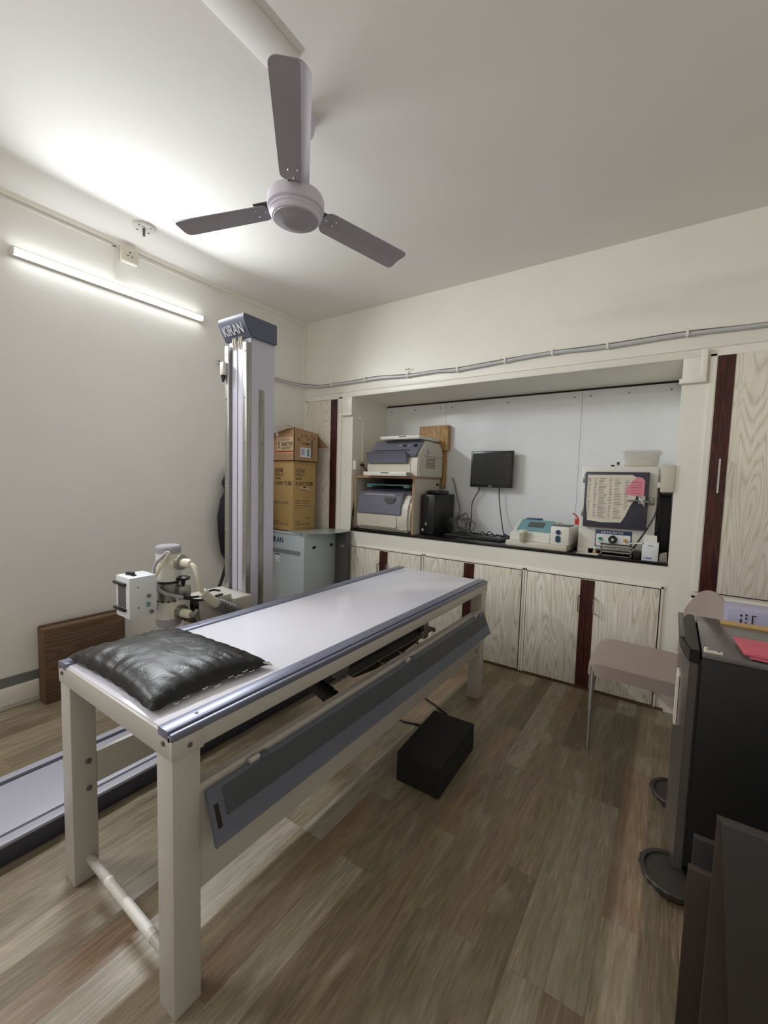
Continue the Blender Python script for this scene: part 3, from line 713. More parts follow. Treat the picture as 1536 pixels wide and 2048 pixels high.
for y, z, r_, d_ in ((c0+.04, cz1-.05, .004, .002), (c0+.04, cz0+.05, .004, .002), (c0+.09, cz0+.10, .010, .006), (c0+.10, cz0+.02, .009, .012)):
    MB().cyl((cb_, y, z), (cb_+d_, y, z), r_, n=14).build('side_screw', 'zinc', cl)
MB().box(cb_, cb_+.0012, c0+.078, c0+.098, cz0+.045, cz0+.068).build('warning_sticker', 'tealp', cl)
MB().box(-2.20, -2.13, 1.08, 1.10, .80, .87, bev=.002).build('mounting_neck', 'zinc', cl)

# black lead apron hanging behind the column
b = MB(); rows = []
pr = [(1.56, 2.34, 2.50, .02), (1.50, 2.25, 2.62, .05), (1.40, 2.20, 2.66, .06), (1.33, 2.23, 2.64, .06), (1.25, 2.18, 2.66, .075), (1.10, 2.15, 2.70, .085), (.92, 2.165, 2.68, .08), (.80, 2.19, 2.66, .06), (.72, 2.24, 2.60, .05), (.64, 2.30, 2.5, .03)]
for z, ya, yb_, dp in pr:
    R0 = []
    n = 14
    for k in range(n):
        a = 2*PI*k/n; yc = (ya+yb_)/2; R0.append(b.bm.verts.new((XL+.05+dp/2+dp*.5*math.sin(a)*(1+.25*math.sin(5*a+z*9)), yc+(yb_-ya)/2*math.cos(a), z)))
    rows.append(R0)
b.skin(rows)
t = thing('lead_apron', 'black vinyl lead apron hanging on the left wall behind the column', 'apron', (XL+.08, 2.4, .6))
b.build('apron_body', 'apron', t)
b = MB(); b.tube([(-3.17, 2.33, .85), (-3.17, 2.25, .72), (-3.17, 2.19, .55), (-3.17, 2.12, .40)], .014, 6); b.build('strap', 'apron', t)

# ------------------------------------------------------------------ generator cabinet and what stands on it
t = thing('generator_cabinet', 'pale blue-grey metal generator cabinet standing in the corner behind the column', 'cabinet', (-2.98, 2.97, 0))
gx0, gx1, gy0, gy1, gz = -3.225, -2.735, 2.742, 3.215, .945
b = MB(); b.box(gx0, gx1, gy0, gy1, .03, gz-.012, bev=.004); b.box(gx0+.02, gx1-.02, gy0+.02, gy1-.02, 0, .03); bd = b.build('body', 'bgrey', t)
b = MB(); b.box(gx0-.004, gx1+.004, gy0-.006, gy1+.004, gz-.012, gz, bev=.003); b.build('lid', 'bgrey', t)
text('KIRAN', .075, (-3.195, gy0-.0012, .842), '-y', 'inkb', bd, sx=.85)
b = MB()
for k in range(30): b.box(-3.19+k*.0138, -3.19+k*.0138+.006, gy0-.0012, gy0+.002, .742, .782)
b.build('vent_slots', 'gap', bd)
b = MB(); b.box(-3.12, -3.055, gy0-.001, gy0, .64, .73); b.m(1); b.box(-3.12, -3.055, gy0-.0016, gy0-.001, .72, .732); b.m(2)
b.box(-3.11, -3.065, gy0-.0016, gy0-.001, .665, .668); b.box(-3.075, -3.072, gy0-.0016, gy0-.001, .665, .70); b.box(-3.115, -3.06, gy0-.0016, gy0-.001, .645, .650)
b.build('warning_label', ['inkw', 'inkb', 'inkm'], bd)
for y in (2.85, 3.09): MB().box(gx1, gx1+.0015, y, y+.045, .800, .825).build('grip_hole', 'gap', bd)
t = thing('steel_side_unit', 'dark grey metal unit standing between the pale cabinet and the base cupboards', 'cabinet', (-2.66, 3.21, 0))
b = MB(); b.box(-2.728, -2.59, 3.17, 3.228, 0, .945, bev=.003); b.build('body', 'dgrey', t)
b = MB(); b.box(-2.665, -2.615, 3.168, 3.171, .795, .815); b.build('label_plate', 'fan', t)
b = MB(); b.prism([(-3.12, 2.86), (-2.74, 2.745), (-2.60, 2.95), (-2.60, 3.22), (-2.95, 3.225), (-3.1, 3.1)], 'z', gz, gz+.004)
tag(b.build('acrylic_sheet', 'glass'), 'translucent greenish sheet lying on top of the generator cabinet under the cartons', 'sheet')
b = MB(); b.prism([(-3.0, 2.80), (-2.76, 2.715), (-2.575, 3.0), (-2.575, 3.235), (-2.87, 3.235)], 'z', gz+.004, gz+.011)
tag(b.build('film_envelope', 'glass'), 'grey-green film folder on the generator cabinet, overhanging its right edge', 'folder')

PZ = gz+.011
t = thing('xray_tube_carton', 'tall tan carton printed X-RAY TUBE standing on the generator cabinet', 'carton', (-3.08, 2.95, PZ))
bx0, bx1, by0, by1 = -3.225, -2.95, 2.80, 3.10; bz1 = 1.615
MB().box(bx0, bx1, by0, by1, PZ, bz1, bev=.003).build('box', 'box', t)
for face, x, y in (('-y', -3.20, by0-.001), ('+x', bx1+.001, by0+.03)):
    def tx(s, size, dx, z, m='ink', sx=1): return text(s, size, ((x+dx, y, z) if face == '-y' else (x, y+dx, z)), face, m, t, sx=sx)
    tx('X-RAY TUBE', .052, .0, 1.385, sx=.82); tx('GLASS', .03, .0, 1.44)
    b = MB()
    def bar(a, c, z0, z1):
        if face == '-y': b.box(x+a, x+c, y-.0005, y+.0008, z0, z1)
        else: b.box(x-.0008, x+.0005, y+a, y+c, z0, z1)
    for a in (0, .062):
        bar(a, a+.058, 1.475, 1.479); bar(a, a+.058, 1.543, 1.547); bar(a, a+.003, 1.475, 1.547); bar(a+.055, a+.058, 1.475, 1.547)
    bar(.016, .022, 1.49, 1.53); bar(.036, .042, 1.49, 1.53); bar(.010, .028, 1.522, 1.53); bar(.030, .048, 1.522, 1.53); bar(.01, .05, 1.484, 1.488)
    bar(.078, .104, 1.512, 1.535); bar(.088, .094, 1.49, 1.512); bar(.08, .102, 1.485, 1.489)
    if face == '+x':
        for z, l in ((1.235, .19), (1.212, .18), (1.19, .17)): bar(.0, l*.4, z, z+.006); bar(l*.5, l, z, z+.006)
        bar(-.02, .24, 1.173, 1.176)
    b.build('handling_symbols', 'inkm' if face == '+x' else 'ink', t)
text('MODEL E7239X', .034, (-3.20, by0-.001, 1.205), '-y', 'inkm', t, sx=.85)
text('FRAGILE', .018, (-3.20, by0-.001, 1.03), '-y', 'inkm', t); text('HANDLE WITH CARE', .02, (-3.20, by0-.001, 1.005), '-y', 'inkm', t)
text('FRAGILE', .018, (bx1+.001, by0+.03, 1.03), '+x', 'inkm', t); text('HANDLE WITH CARE', .02, (bx1+.001, by0+.03, 1.005), '+x', 'inkm', t)
text('7.2.6', .03, (bx1+.001, by0+.17, 1.06), '+x', 'inkm', t)
b = MB(); b.tube([(bx1+.002, by0+.09, 1.365), (bx1+.02, by0+.13, 1.355), (bx1+.022, by0+.16, 1.35)], .007, 6); b.tube([(bx1+.02, by0+.155, 1.362), (bx1+.024, by0+.18, 1.35), (bx1+.02, by0+.205, 1.335)], .008, 6); b.build('torn_flap', 'creamp', t)
MB().box(bx1-.001, bx1+.0012, by0+.13, by0+.165, 1.362, 1.372).build('hand_hole', 'gap', t)

t = thing('open_carton', 'open brown carton with folded flaps sitting on the tan tube carton', 'carton', (-3.06, 2.95, bz1))
ox0, ox1, oy0, oy1, oz = -3.235, -2.925, 2.785, 3.105, 1.895
b = MB()
def slab(p0, p1, h0, h1, th_=.004, off=(0, 0)):
    b.hexa([(p0[0], p0[1], h0), (p1[0], p1[1], h0), (p1[0]+off[0], p1[1]+off[1], h0), (p0[0]+off[0], p0[1]+off[1], h0), (p0[0], p0[1], h1[0]), (p1[0], p1[1], h1[1]), (p1[0]+off[0], p1[1]+off[1], h1[1]), (p0[0]+off[0], p0[1]+off[1], h1[0])])
slab((ox0, oy0), (ox1, oy0), bz1+.001, (oz-.02, oz+.025), off=(0, .005)); slab((ox0, oy1-.005), (ox1, oy1-.005), bz1+.001, (oz, oz), off=(0, .005))
slab((ox0, oy0), (ox0, oy1), bz1+.001, (oz, oz), off=(.005, 0)); slab((ox1-.005, oy0), (ox1-.005, oy1), bz1+.001, (oz+.025, oz-.005), off=(.005, 0))
b.box(ox0, ox1, oy0, oy1, bz1+.001, bz1+.006)
b.build('box', 'box2', t)
def flapq(P, name='flap'):
    b = MB(); Q = [Vector(p) for p in P]; n_ = (Q[1]-Q[0]).cross(Q[2]-Q[0]).normalized()*.004
    b.hexa([*(Q), *[q+n_ for q in Q]]); b.build(name, 'box2', t)
flapq([(ox1, oy0, oz+.025), (ox1, oy1, oz-.005), (ox1-.16, oy1-.01, oz+.02), (ox1-.13, oy0+.01, oz+.055)])
flapq([(ox1-.01, oy1, oz-.005), (ox0, oy1, oz), (ox0+.02, oy1+.07, oz-.13), (ox1+.06, oy1+.08, oz-.13)])
flapq([(ox0, oy0, oz-.02), (ox1, oy0, oz+.025), (ox1-.05, oy0-.03, oz+.02), (ox0, oy0-.06, oz-.05)])
b = MB(); b.box(-3.16, -2.94, oy0-.001, oy0, 1.685, 1.835); b.m(1); b.box(-3.16, -2.94, oy0-.002, oy0-.001, 1.695, 1.709); b.m(2)
b.box(-3.125, -2.985, oy0-.002, oy0-.001, 1.818, 1.821); b.box(-3.135, -2.985, oy0-.002, oy0-.001, 1.806, 1.809)
for z in (1.742, 1.732, 1.722): b.box(-3.09, -2.96, oy0-.002, oy0-.001, z, z+.004)
b.build('printed_label', ['labelp', 'inkr', 'ink'], t)
text('SANCTUS', .05, (-3.09, oy0-.003, 1.755), '-y', 'ink', t, sx=.66); text('S', .08, (-3.14, oy0-.003, 1.735), '-y', 'ink', t, sx=.6)
b = MB(); X = ox1+.001
b.prism([(2.825, 1.805), (2.865, 1.805), (2.845, 1.838)], 'x', X, X+.001); b.box(X, X+.001, 3.01, 3.028, 1.66, 1.80); b.prism([(3.0, 1.80), (3.038, 1.80), (3.019, 1.835)], 'x', X, X+.001)
for k, (y, z) in enumerate(((2.885, 1.855), (2.935, 1.86), (2.965, 1.835), (3.02, 1.865), (3.05, 1.85))):
    b.lathe([(.010, 0), (.010, .001)], (X, y, z-.005), (1, 0, 0), n=10)
b.build('handling_symbols', 'inkm', t)
text('4 x 500ml', .025, (X, 2.89, 1.775), '+x', 'ink', t)
b = MB(); b.box(X, X+.001, 2.865, 3.0, 1.655, 1.745); b.m(1); b.box(X+.001, X+.0015, 2.95, 2.985, 1.665, 1.735); b.m(2); b.box(X+.001, X+.0015, 2.875, 2.92, 1.67, 1.735); b.build('shipping_label', ['inkw', 'tealp', 'lil'], t)

# brown wooden frame leaning on the left wall
t = thing('wooden_cassette_box', 'brown slotted wooden box standing on the floor against the left wall', 'box', (-3.17, 1.16, 0))
b = MB(); b.box(-3.235, -3.137, .930, 1.395, 0, .45, bev=.002); b.build('body', 'ply', t)
b = MB(); b.box(-3.235, -3.215, .930, 1.395, .45, .485, bev=.002); b.build('back_edge', 'ply', t)
b = MB(); b.box(-3.205, -3.137, .930, 1.395, .45, .478, bev=.002); b.build('front_edge', 'cardb', t)
b = MB(); b.box(-3.235, -3.137, .926, .932, 0, .478, bev=.001); b.build('end_board', 'cardb', t)
b = MB(); b.box(-3.02, -2.99, .86, .868, 0, .0015); b.box(-2.93, -2.90, .84, .848, 0, .0015)
# foam block
t_ = MB(); t_.hexa([(-1.025, 1.672, 0), (-.796, 1.676, 0), (-.812, 2.125, 0), (-1.055, 2.115, 0), (-1.025, 1.672, .148), (-.796, 1.676, .148), (-.812, 2.125, .148), (-1.055, 2.115, .148)], .008, 3)
tag(t_.build('foam_block', 'foam'), 'black rectangular foam block lying on the floor in front of the table', 'foam block')
b.bm.free()
b = MB(); b.tube([(-1.40, 2.50, .006), (-1.286, 2.438, .006), (-1.16, 2.385, .006), (-1.06, 2.33, .006), (-.98, 2.25, .006), (-1.0, 2.15, .006)], .0055, 8)
tag(b.build('floor_cable', 'black'), 'black cable on the floor running to the back of the foam block', 'cable')
b = MB(); b.tube([(-1.42, 2.22, .006), (-1.33, 2.14, .006), (-1.26, 2.115, .006), (-1.16, 2.14, .006), (-1.06, 2.14, .006)], .0055, 8)
tag(b.build('floor_cable', 'black'), 'black cable on the floor emerging under the table apron left of the foam block', 'cable')

# ------------------------------------------------------------------ on the counter: digitisers
SH = 1.495
t = thing('equipment_shelf', 'open-fronted board shelf box on the counter around the lower digitiser', 'shelf', (-2.26, 3.55, CZ))
sx0, sx1, sy0, sy1 = -2.60, -1.918, 3.285, 3.78
b = MB(); b.box(sx0, sx1, sy0, sy1, SH-.018, SH, bev=.001); b.build('top_board', 'woodedge', t)
for x in (sx0, sx1-.018):
    b = MB(); b.box(x, x+.018, sy0, sy1, CZ, SH-.018); o = b.build('side_board', 'creamp', t)
    MB().box(x-.0003, x+.0183, sy0-.001, sy0+.001, CZ, SH-.018).build('raw_edge', 'woodedge', o)
MB().box(sx0+.018, sx1-.018, sy1-.008, sy1, CZ, SH-.018).build('back_board', 'pdark', t)
b = MB(); b.cyl((sx1, 3.72, 1.43), (sx1+.012, 3.72, 1.43), .012, n=12); b.build('cable_grommet', 'black', t)
# lower digitiser (rounded)
t = thing('cassette_reader', 'beige image plate reader with curved violet-grey front inside the shelf box', 'reader', (-2.26, 3.5, CZ), 'image plate readers')
lx0, lx1 = -2.565, -1.955
b = MB(); b.prism([(3.27, CZ+.05), (3.285, CZ+.012), (3.32, CZ), (3.70, CZ), (3.70, CZ+.39), (3.46, CZ+.39), (3.36, CZ+.36), (3.295, CZ+.28), (3.27, CZ+.18)], 'x', lx0, lx1, bev=.022); body = b.build('casing', 'creamp', t)
b = MB(); b.prism([(3.262, CZ+.20), (3.258, CZ+.165), (3.27, CZ+.16), (3.30, CZ+.27), (3.355, CZ+.352), (3.33, CZ+.375), (3.285, CZ+.335)], 'x', lx0+.02, lx1-.085, bev=.006); fc_ = b.build('front_cover', 'pgrey', t)
b = MB(); b.prism([(3.36, CZ+.345), (3.352, CZ+.37), (3.50, CZ+.41), (3.50, CZ+.385)], 'x', lx0+.03, lx1-.03, bev=.004); b.build('top_hood', 'pgrey', t)
b = MB(); b.prism([(3.290, CZ+.336), (3.328, CZ+.372), (3.334, CZ+.366), (3.296, CZ+.330)], 'x', lx0+.06, lx1-.13); b.build('slot', 'pdark', fc_)
b = MB(); b.prism([(3.284, CZ+.341), (3.298, CZ+.354), (3.304, CZ+.348), (3.29, CZ+.335)], 'x', lx0+.09, lx1-.17); b.build('tray_lip', 'fan', fc_)
b = MB(); q = [(-2.17+.062*math.cos(PI+PI*k/14), CZ+.322+.058*math.sin(PI+PI*k/14)) for k in range(15)]; b.prism(q, 'y', 3.266, 3.284, bev=.002); b.build('grip_recess', 'dgrey', fc_)
b = MB(); b.prism(rrect(lx0+.045, lx1-.13, CZ+.045, CZ+.155, .012), 'y', 3.262, 3.275, bev=.002); b.build('lower_panel', 'creamp', t)
b = MB(); b.box(-2.50, -2.02, 3.36, 3.62, CZ+.432, CZ+.447, bev=.002); b.box(-2.50, -2.44, 3.36, 3.6, CZ+.415, CZ+.432); b.box(-2.08, -2.02, 3.36, 3.6, CZ+.415, CZ+.432)
tag(b.build('film_cassette', 'teal'), 'teal-edged flat cassette lying on top of the lower reader', 'cassette', 'film cassettes on the readers')
# upper digitiser
t = thing('cassette_reader', 'beige and violet-grey image plate reader standing on the shelf box', 'reader', (-2.17, 3.5, SH), 'image plate readers')
ux0, ux1 = -2.455, -1.892
b = MB(); b.prism([(3.30, SH), (3.78, SH), (3.78, SH+.25), (3.72, SH+.325), (3.44, SH+.335), (3.315, SH+.21), (3.30, SH+.15)], 'x', ux0, ux1, bev=.01); b.build('casing', 'creamp', t)
b = MB(); b.prism([(3.298, SH+.175), (3.43, SH+.325), (3.46, SH+.338), (3.44, SH+.345), (3.28, SH+.20)], 'x', ux0+.01, ux1-.018, bev=.003); b.build('control_hood', 'pgrey', t)
b = MB(); b.prism([(3.297, SH+.125), (3.285, SH+.205), (3.262, SH+.225), (3.24, SH+.222), (3.255, SH+.20), (3.272, SH+.12)], 'x', ux0+.012, ux1-.10, bev=.006); b.build('tray_cover', 'pgrey', t)
b = MB(); b.hexa([(ux0+.07, 3.318, SH+.225), (ux1-.11, 3.318, SH+.225), (ux1-.11, 3.335, SH+.23), (ux0+.07, 3.335, SH+.23), (ux0+.07, 3.318, SH+.243), (ux1-.11, 3.318, SH+.243), (ux1-.11, 3.34, SH+.25), (ux0+.07, 3.34, SH+.25)]); b.build('slot', 'pdark', t)
for k, (dx, m_) in enumerate(((-.24, 'fan'), (-.19, 'pdark'), (-.14, 'fan'), (-.075, 'black'))):
    b = MB(); c = Vector((ux1+dx, 3.372, SH+.287)); d = Vector((0, -.7, .75)); b.lathe([(.014 if k != 3 else .02, -.012), (.013 if k != 3 else .018, .004), (.001, .005)], c, d, n=16); b.build('button', m_, t)
b = MB(); b.prism(rrect(ux0+.006, ux1-.08, SH+.012, SH+.115, .01), 'y', 3.293, 3.302, bev=.002); b.build('lower_panel', 'creamp', t)
b = MB()
for k in range(7): b.box(ux1-.001, ux1+.0015, 3.44, 3.62, SH+.085+.014*k, SH+.091+.014*k)
b.box(ux1-.001, ux1+.0015, 3.40, 3.775, SH+.19, SH+.194)
b.build('vent', 'cardb', t)
b = MB(); b.prism(rrect(3.45, 3.50, SH+.195, SH+.255, .02), 'x', ux1-.002, ux1+.001); b.build('side_grip', 'fan', t)
b = MB(); b.box(-2.35, -1.92, 3.35, 3.74, SH+.348, SH+.378, bev=.003); b.m(1); b.box(-2.14, -2.06, 3.348, 3.352, SH+.366, SH+.373)
tag(b.build('film_cassette', ['white', 'dgrey']), 'white flat cassette lying on top of the upper reader', 'cassette', 'film cassettes on the readers')
b = MB(); b.box(-2.43, -1.955, 3.20, 3.30, SH+.003, SH+.04, bev=.003); b.m(1); b.box(-2.23, -2.14, 3.198, 3.202, SH+.027, SH+.035); b.m(2); b.box(-1.956, -1.953, 3.21, 3.285, SH+.008, SH+.036)
tag(b.build('film_cassette', ['white', 'dgrey', 'zinc']), 'white flat cassette pushed under the front of the upper reader', 'cassette', 'film cassettes on the readers')
# wooden board with fuses behind
t = thing('wooden_switchboard', 'tan wooden box board mounted on the recess back behind the upper reader', 'board', (-2.0, NY-.03, 1.76))
MB().box(-2.16, -1.845, NY-.07, NY-.001, 1.765, 2.01, bev=.003).build('board', 'wood', t)
MB().box(-1.955, -1.875, NY-.03, NY-.001, 1.40, 1.765, bev=.002).build('lower_batten', 'wood', t)
# socket on the recess jamb
t = thing('switch_socket', 'cream switch socket with black plug on the left jamb of the recess', 'socket', (NX0+.02, 3.33, 1.55))
MB().box(NX0, NX0+.03, 3.27, 3.42, 1.555, 1.64, bev=.003).build('back_box', 'sw', t)
b = MB(); b.box(NX0+.005, NX0+.036, 3.262, 3.30, 1.552, 1.642, bev=.003); b.build('switch_plate', 'white', t)
b = MB(); b.cyl((NX0+.03, 3.36, 1.605), (NX0+.06, 3.36, 1.60), .016, n=14); b.tube([(NX0+.055, 3.36, 1.60), (NX0+.075, 3.365, 1.57), (NX0+.085, 3.38, 1.545), (NX0+.1, 3.4, 1.54)], .006, 8); b.build('plug', 'black', t)

# PC
t = thing('computer_tower', 'black desktop computer tower standing on the counter right of the shelf box', 'computer', (-1.84, 3.6, CZ))
MB().box(-1.898, -1.762, 3.40, 3.80, CZ, CZ+.365, bev=.004).build('case', 'black', t)
b = MB(); b.box(-1.896, -1.764, 3.388, 3.402, CZ+.004, CZ+.362, bev=.003); fp = b.build('front_panel', 'frame', t)
b = MB(); b.box(-1.842, -1.822, 3.386, 3.389, CZ+.20, CZ+.345); b.build('drive_bay', 'blackm', fp)
b = MB(); b.lathe([(.014, 0), (.014, -.002), (.009, -.003)], (-1.845, 3.388, CZ+.095), (0, 1, 0), n=20); b.build('power_button', 'zinc', fp)
b = MB(); b.box(-1.885, -1.865, 3.387, 3.388, CZ+.03, CZ+.052); b.build('sticker', 'inkw', fp)
b = MB(); b.box(-1.895, -1.76, 3.48, 3.68, CZ+.366, CZ+.400, bev=.012, seg=3)
tag(b.build('router', 'black'), 'flat black router lying on top of the computer tower', 'router')
# keyboard
t = thing('keyboard', 'black computer keyboard on the counter below the monitor', 'keyboard', (-1.40, 3.5, CZ))
kr = -.07; kp = (-1.40, 3.48, 0)
MB().box(-1.67, -1.13, 3.40, 3.565, CZ, CZ+.018, bev=.003, rot=kr, piv=kp).build('base', 'black', t)
b = MB()
for r_ in range(5):
    for c_ in range(22): b.box(-1.66+c_*.0238, -1.66+c_*.0238+.019, 3.412+r_*.029, 3.412+r_*.029+.023, CZ+.018, CZ+.024, rot=kr, piv=kp)
o = b.build('keys', 'frame', t)
o['kind'] = 'stuff'
# monitor
t = thing('monitor', 'black flat monitor mounted on the pale recess panel', 'monitor', (-1.38, NY-.03, 1.4))
mx0, mx1, mz0, mz1, my = -1.582, -1.186, 1.418, 1.75, NY-.095
b = MB(); b.box(mx0, mx1, my, my+.035, mz0, mz1, bev=.006); b.m(0); b.box(mx0+.06, mx1-.06, my+.035, my+.055, mz0+.05, mz1-.05, bev=.008); b.build('housing', 'frame', t)
b = MB(); b.box(mx0+.018, mx1-.018, my-.0008, my+.004, mz0+.03, mz1-.02); sc_ = b.build('screen', 'screen', t)
text('DELL', .014, ((mx0+mx1)/2-.017, my-.001, mz0+.009), '-y', 'inkw', t)
MB().box(-1.43, -1.33, my+.055, NY-.001, 1.54, 1.64).build('wall_mount', 'blackm', t)
MB().tube([(-1.50, my+.03, 1.42), (-1.51, my+.04, 1.38), (-1.55, my+.05, 1.32), (-1.575, my+.05, 1.25), (-1.57, my+.04, 1.15), (-1.56, my, 1.06), (-1.53, my-.06, 1.0), (-1.42, my-.1, CZ+.006), (-1.30, my-.1, CZ+.006)], .0045, 8).build('cable', 'black', t)
MB().tube([(-1.31, my+.03, 1.42), (-1.31, my+.04, 1.32), (-1.295, my+.04, 1.22), (-1.27, my+.02, 1.12), (-1.22, my-.06, 1.02), (-1.16, my-.12, CZ+.008), (-1.10, my-.14, CZ+.006)], .0045, 8).build('cable', 'black', t)
# tangle of leads
b = MB(); rnd = random.Random(3)
for k in range(7):
    p = []; cx, cz = -1.66+rnd.uniform(-.05, .06), 1.10+rnd.uniform(-.03, .03)
    for a in range(9):
        th_ = a*.85+k; rr = .04+.05*rnd.random()
        p.append((cx+rr*math.cos(th_)*1.1, 3.70+.05*rnd.uniform(-1, 1), max(CZ+.006, cz-.03+rr*math.sin(th_)*1.2)))
    b.tube(p, .0038, 6)
b.tube([(-1.80, 3.81, 1.5), (-1.77, 3.82, 1.42), (-1.73, 3.80, 1.30), (-1.69, 3.78, 1.18), (-1.70, 3.74, 1.08), (-1.66, 3.72, 1.0)], .0055, 8)
b.tube([(-1.905, 3.72, 1.43), (-1.87, 3.70, 1.42), (-1.84, 3.68, 1.40), (-1.85, 3.66, 1.385)], .005, 6)
tag(b.build('cable_bundle', 'cable'), 'tangle of grey leads hanging behind the computer tower', 'cables', 'loose leads on the counter')
b = MB()
for k in range(5):
    x = -1.50+k*.07; b.tube([(x, 3.66, CZ+.006), (x+.03, 3.62+.02*(k % 2), CZ+.03+.012*(k % 3)), (x+.08, 3.66, CZ+.006), (x+.04, 3.70, CZ+.02), (x-.02, 3.65, CZ+.008)], .004, 6)
b.tube([(-1.15, 3.70, CZ+.005), (-1.3, 3.64, CZ+.005), (-1.5, 3.67, CZ+.006), (-1.6, 3.66, CZ+.01)], .004, 6)
tag(b.build('cable_bundle', 'black'), 'loose black leads lying behind the keyboard', 'cables', 'loose leads on the counter')
b = MB()
for k in range(4): b.tube([(-2.607+.004*k, 3.29+.01*k, 1.25-.02*k), (-2.615-.01*k+.02, 3.275, 1.15), (-2.60-.006*k, 3.262+.006*k, 1.06), (-2.59-.01*k, 3.258, CZ+.012), (-2.55, 3.262+.01*k, CZ+.006)], .005, 6)
tag(b.build('cable_bundle', 'black'), 'black leads dropping beside the left side of the shelf box', 'cables', 'loose leads on the counter')

# foam slab + analyser
b = MB(); b.box(-1.055, -.60, 3.262, 3.66, CZ, CZ+.042, bev=.006, rot=-.06); tag(b.build('foam_slab', 'creamp'), 'pale grey foam slab under the clinical analyser', 'slab')
AZ = CZ+.042
t = thing('blood_analyser', 'small white benchtop analyser with teal display panel and blue buttons', 'analyser', (-.83, 3.45, AZ))
R3 = -.06; PV = (-.83, 3.46, 0)
def rz(p): 
    v = Matrix.Rotation(R3, 3, 'Z') @ (Vector(p)-Vector(PV)) + Vector(PV); return v
b = MB(); b.prism([(3.29, AZ), (3.62, AZ), (3.62, AZ+.14), (3.48, AZ+.15), (3.35, AZ+.075), (3.29, AZ+.06)], 'x', -1.035, -.725, bev=.006)
for v in b.bm.verts: v.co = rz(v.co)
an = b.build('body', 'white', t)
b = MB(); q = [(-1.0, 3.345, AZ+.077), (-.745, 3.345, AZ+.077), (-.745, 3.475, AZ+.152), (-1.0, 3.475, AZ+.152)]
b.hexa([rz(p) for p in q]+[rz(Vector(p)+Vector((0, -.0025, .004))) for p in q]); b.build('display_panel', 'tealp', t)
b = MB(); q = [(-.93, 3.385, AZ+.106), (-.81, 3.385, AZ+.106), (-.81, 3.44, AZ+.138), (-.93, 3.44, AZ+.138)]
b.hexa([rz(p) for p in q]+[rz(Vector(p)+Vector((0, -.002, .0035))) for p in q]); b.build('lcd', 'dgrey', t)
b = MB(); b.box(-.72, -.59, 3.275, 3.60, AZ, AZ+.135, bev=.006, rot=R3, piv=PV); b.build('sample_module', 'white', t)
b = MB(); b.box(-.725, -.60, 3.30, 3.45, AZ+.135, AZ+.142, bev=.003, rot=R3, piv=PV); b.build('module_lid', 'dgrey', t)
for z, h in ((AZ+.095, .0), (AZ+.045, .008)):
    b = MB(); c = rz((-.665, 3.272, z)); b.prism(rrect(c.x-.016, c.x+.016, z-.017-h, z+.017+h, .0155), 'y', c.y-.005, c.y+.006); b.build('button', 'navyb', t)
b = MB(); b.box(-.99, -.87, 3.51, 3.58, AZ+.14, AZ+.165, bev=.005, rot=R3, piv=PV); b.build('printer_cover', 'navyb', t)
# urine cup in front
t = thing('sample_jar', 'small milky plastic jar standing in front of the analyser', 'jar', (-.935, 3.275, AZ))
MB().lathe([(.024, 0), (.027, .01), (.028, .065), (.024, .07)], (-.93, 3.272, AZ+.001), n=24).build('body', 'bottle', t)
MB().lathe([(.028, .068), (.028, .086), (.025, .089), (.001, .089)], (-.93, 3.272, AZ+.001), n=24).build('lid', 'cream', t)
t = thing('wash_bottle', 'milky wash bottle with red cap and spout left of the incubator', 'bottle', (-.60, 3.62, CZ))
MB().lathe([(.03, 0), (.034, .01), (.034, .13), (.028, .155), (.018, .17), (.018, .18)], (-.61, 3.64, CZ+.001), n=24).build('body', 'bottle', t)
MB().lathe([(.0325, .004), (.0325, .06), (.001, .061)], (-.61, 3.64, CZ), n=24).build('liquid', 'gel', t)
MB().lathe([(.024, .175), (.024, .215), (.01, .22), (.005, .225)], (-.61, 3.64, CZ), n=24).build('cap', 'red', t)
MB().tube([(-.61, 3.64, CZ+.215), (-.625, 3.63, CZ+.245), (-.65, 3.62, CZ+.262)], .005, 8).build('spout', 'red', t)

# incubator
t = thing('lab_incubator', 'cream laboratory incubator with dark door covered by a handwritten sheet', 'incubator', (-.32, 3.55, CZ))
ix0, ix1, iy0, iy1 = -.552, -.088, 3.33, 3.76
b = MB(); b.box(ix0, ix1, iy0, iy1, 1.01, 1.595, bev=.003); b.box(ix0, ix0+.07, iy0, iy0+.06, CZ, 1.01); b.box(ix1-.06, ix1, iy0, iy0+.06, CZ, 1.01); b.box(ix0, ix0+.07, iy1-.06, iy1, CZ, 1.01); b.box(ix1-.06, ix1, iy1-.06, iy1, CZ, 1.01)
b.build('cabinet', 'white', t)
b = MB(); b.box(-.522, -.135, iy0-.035, iy0-.004, 1.168, 1.556, bev=.003); dr = b.build('door', 'raild', t)
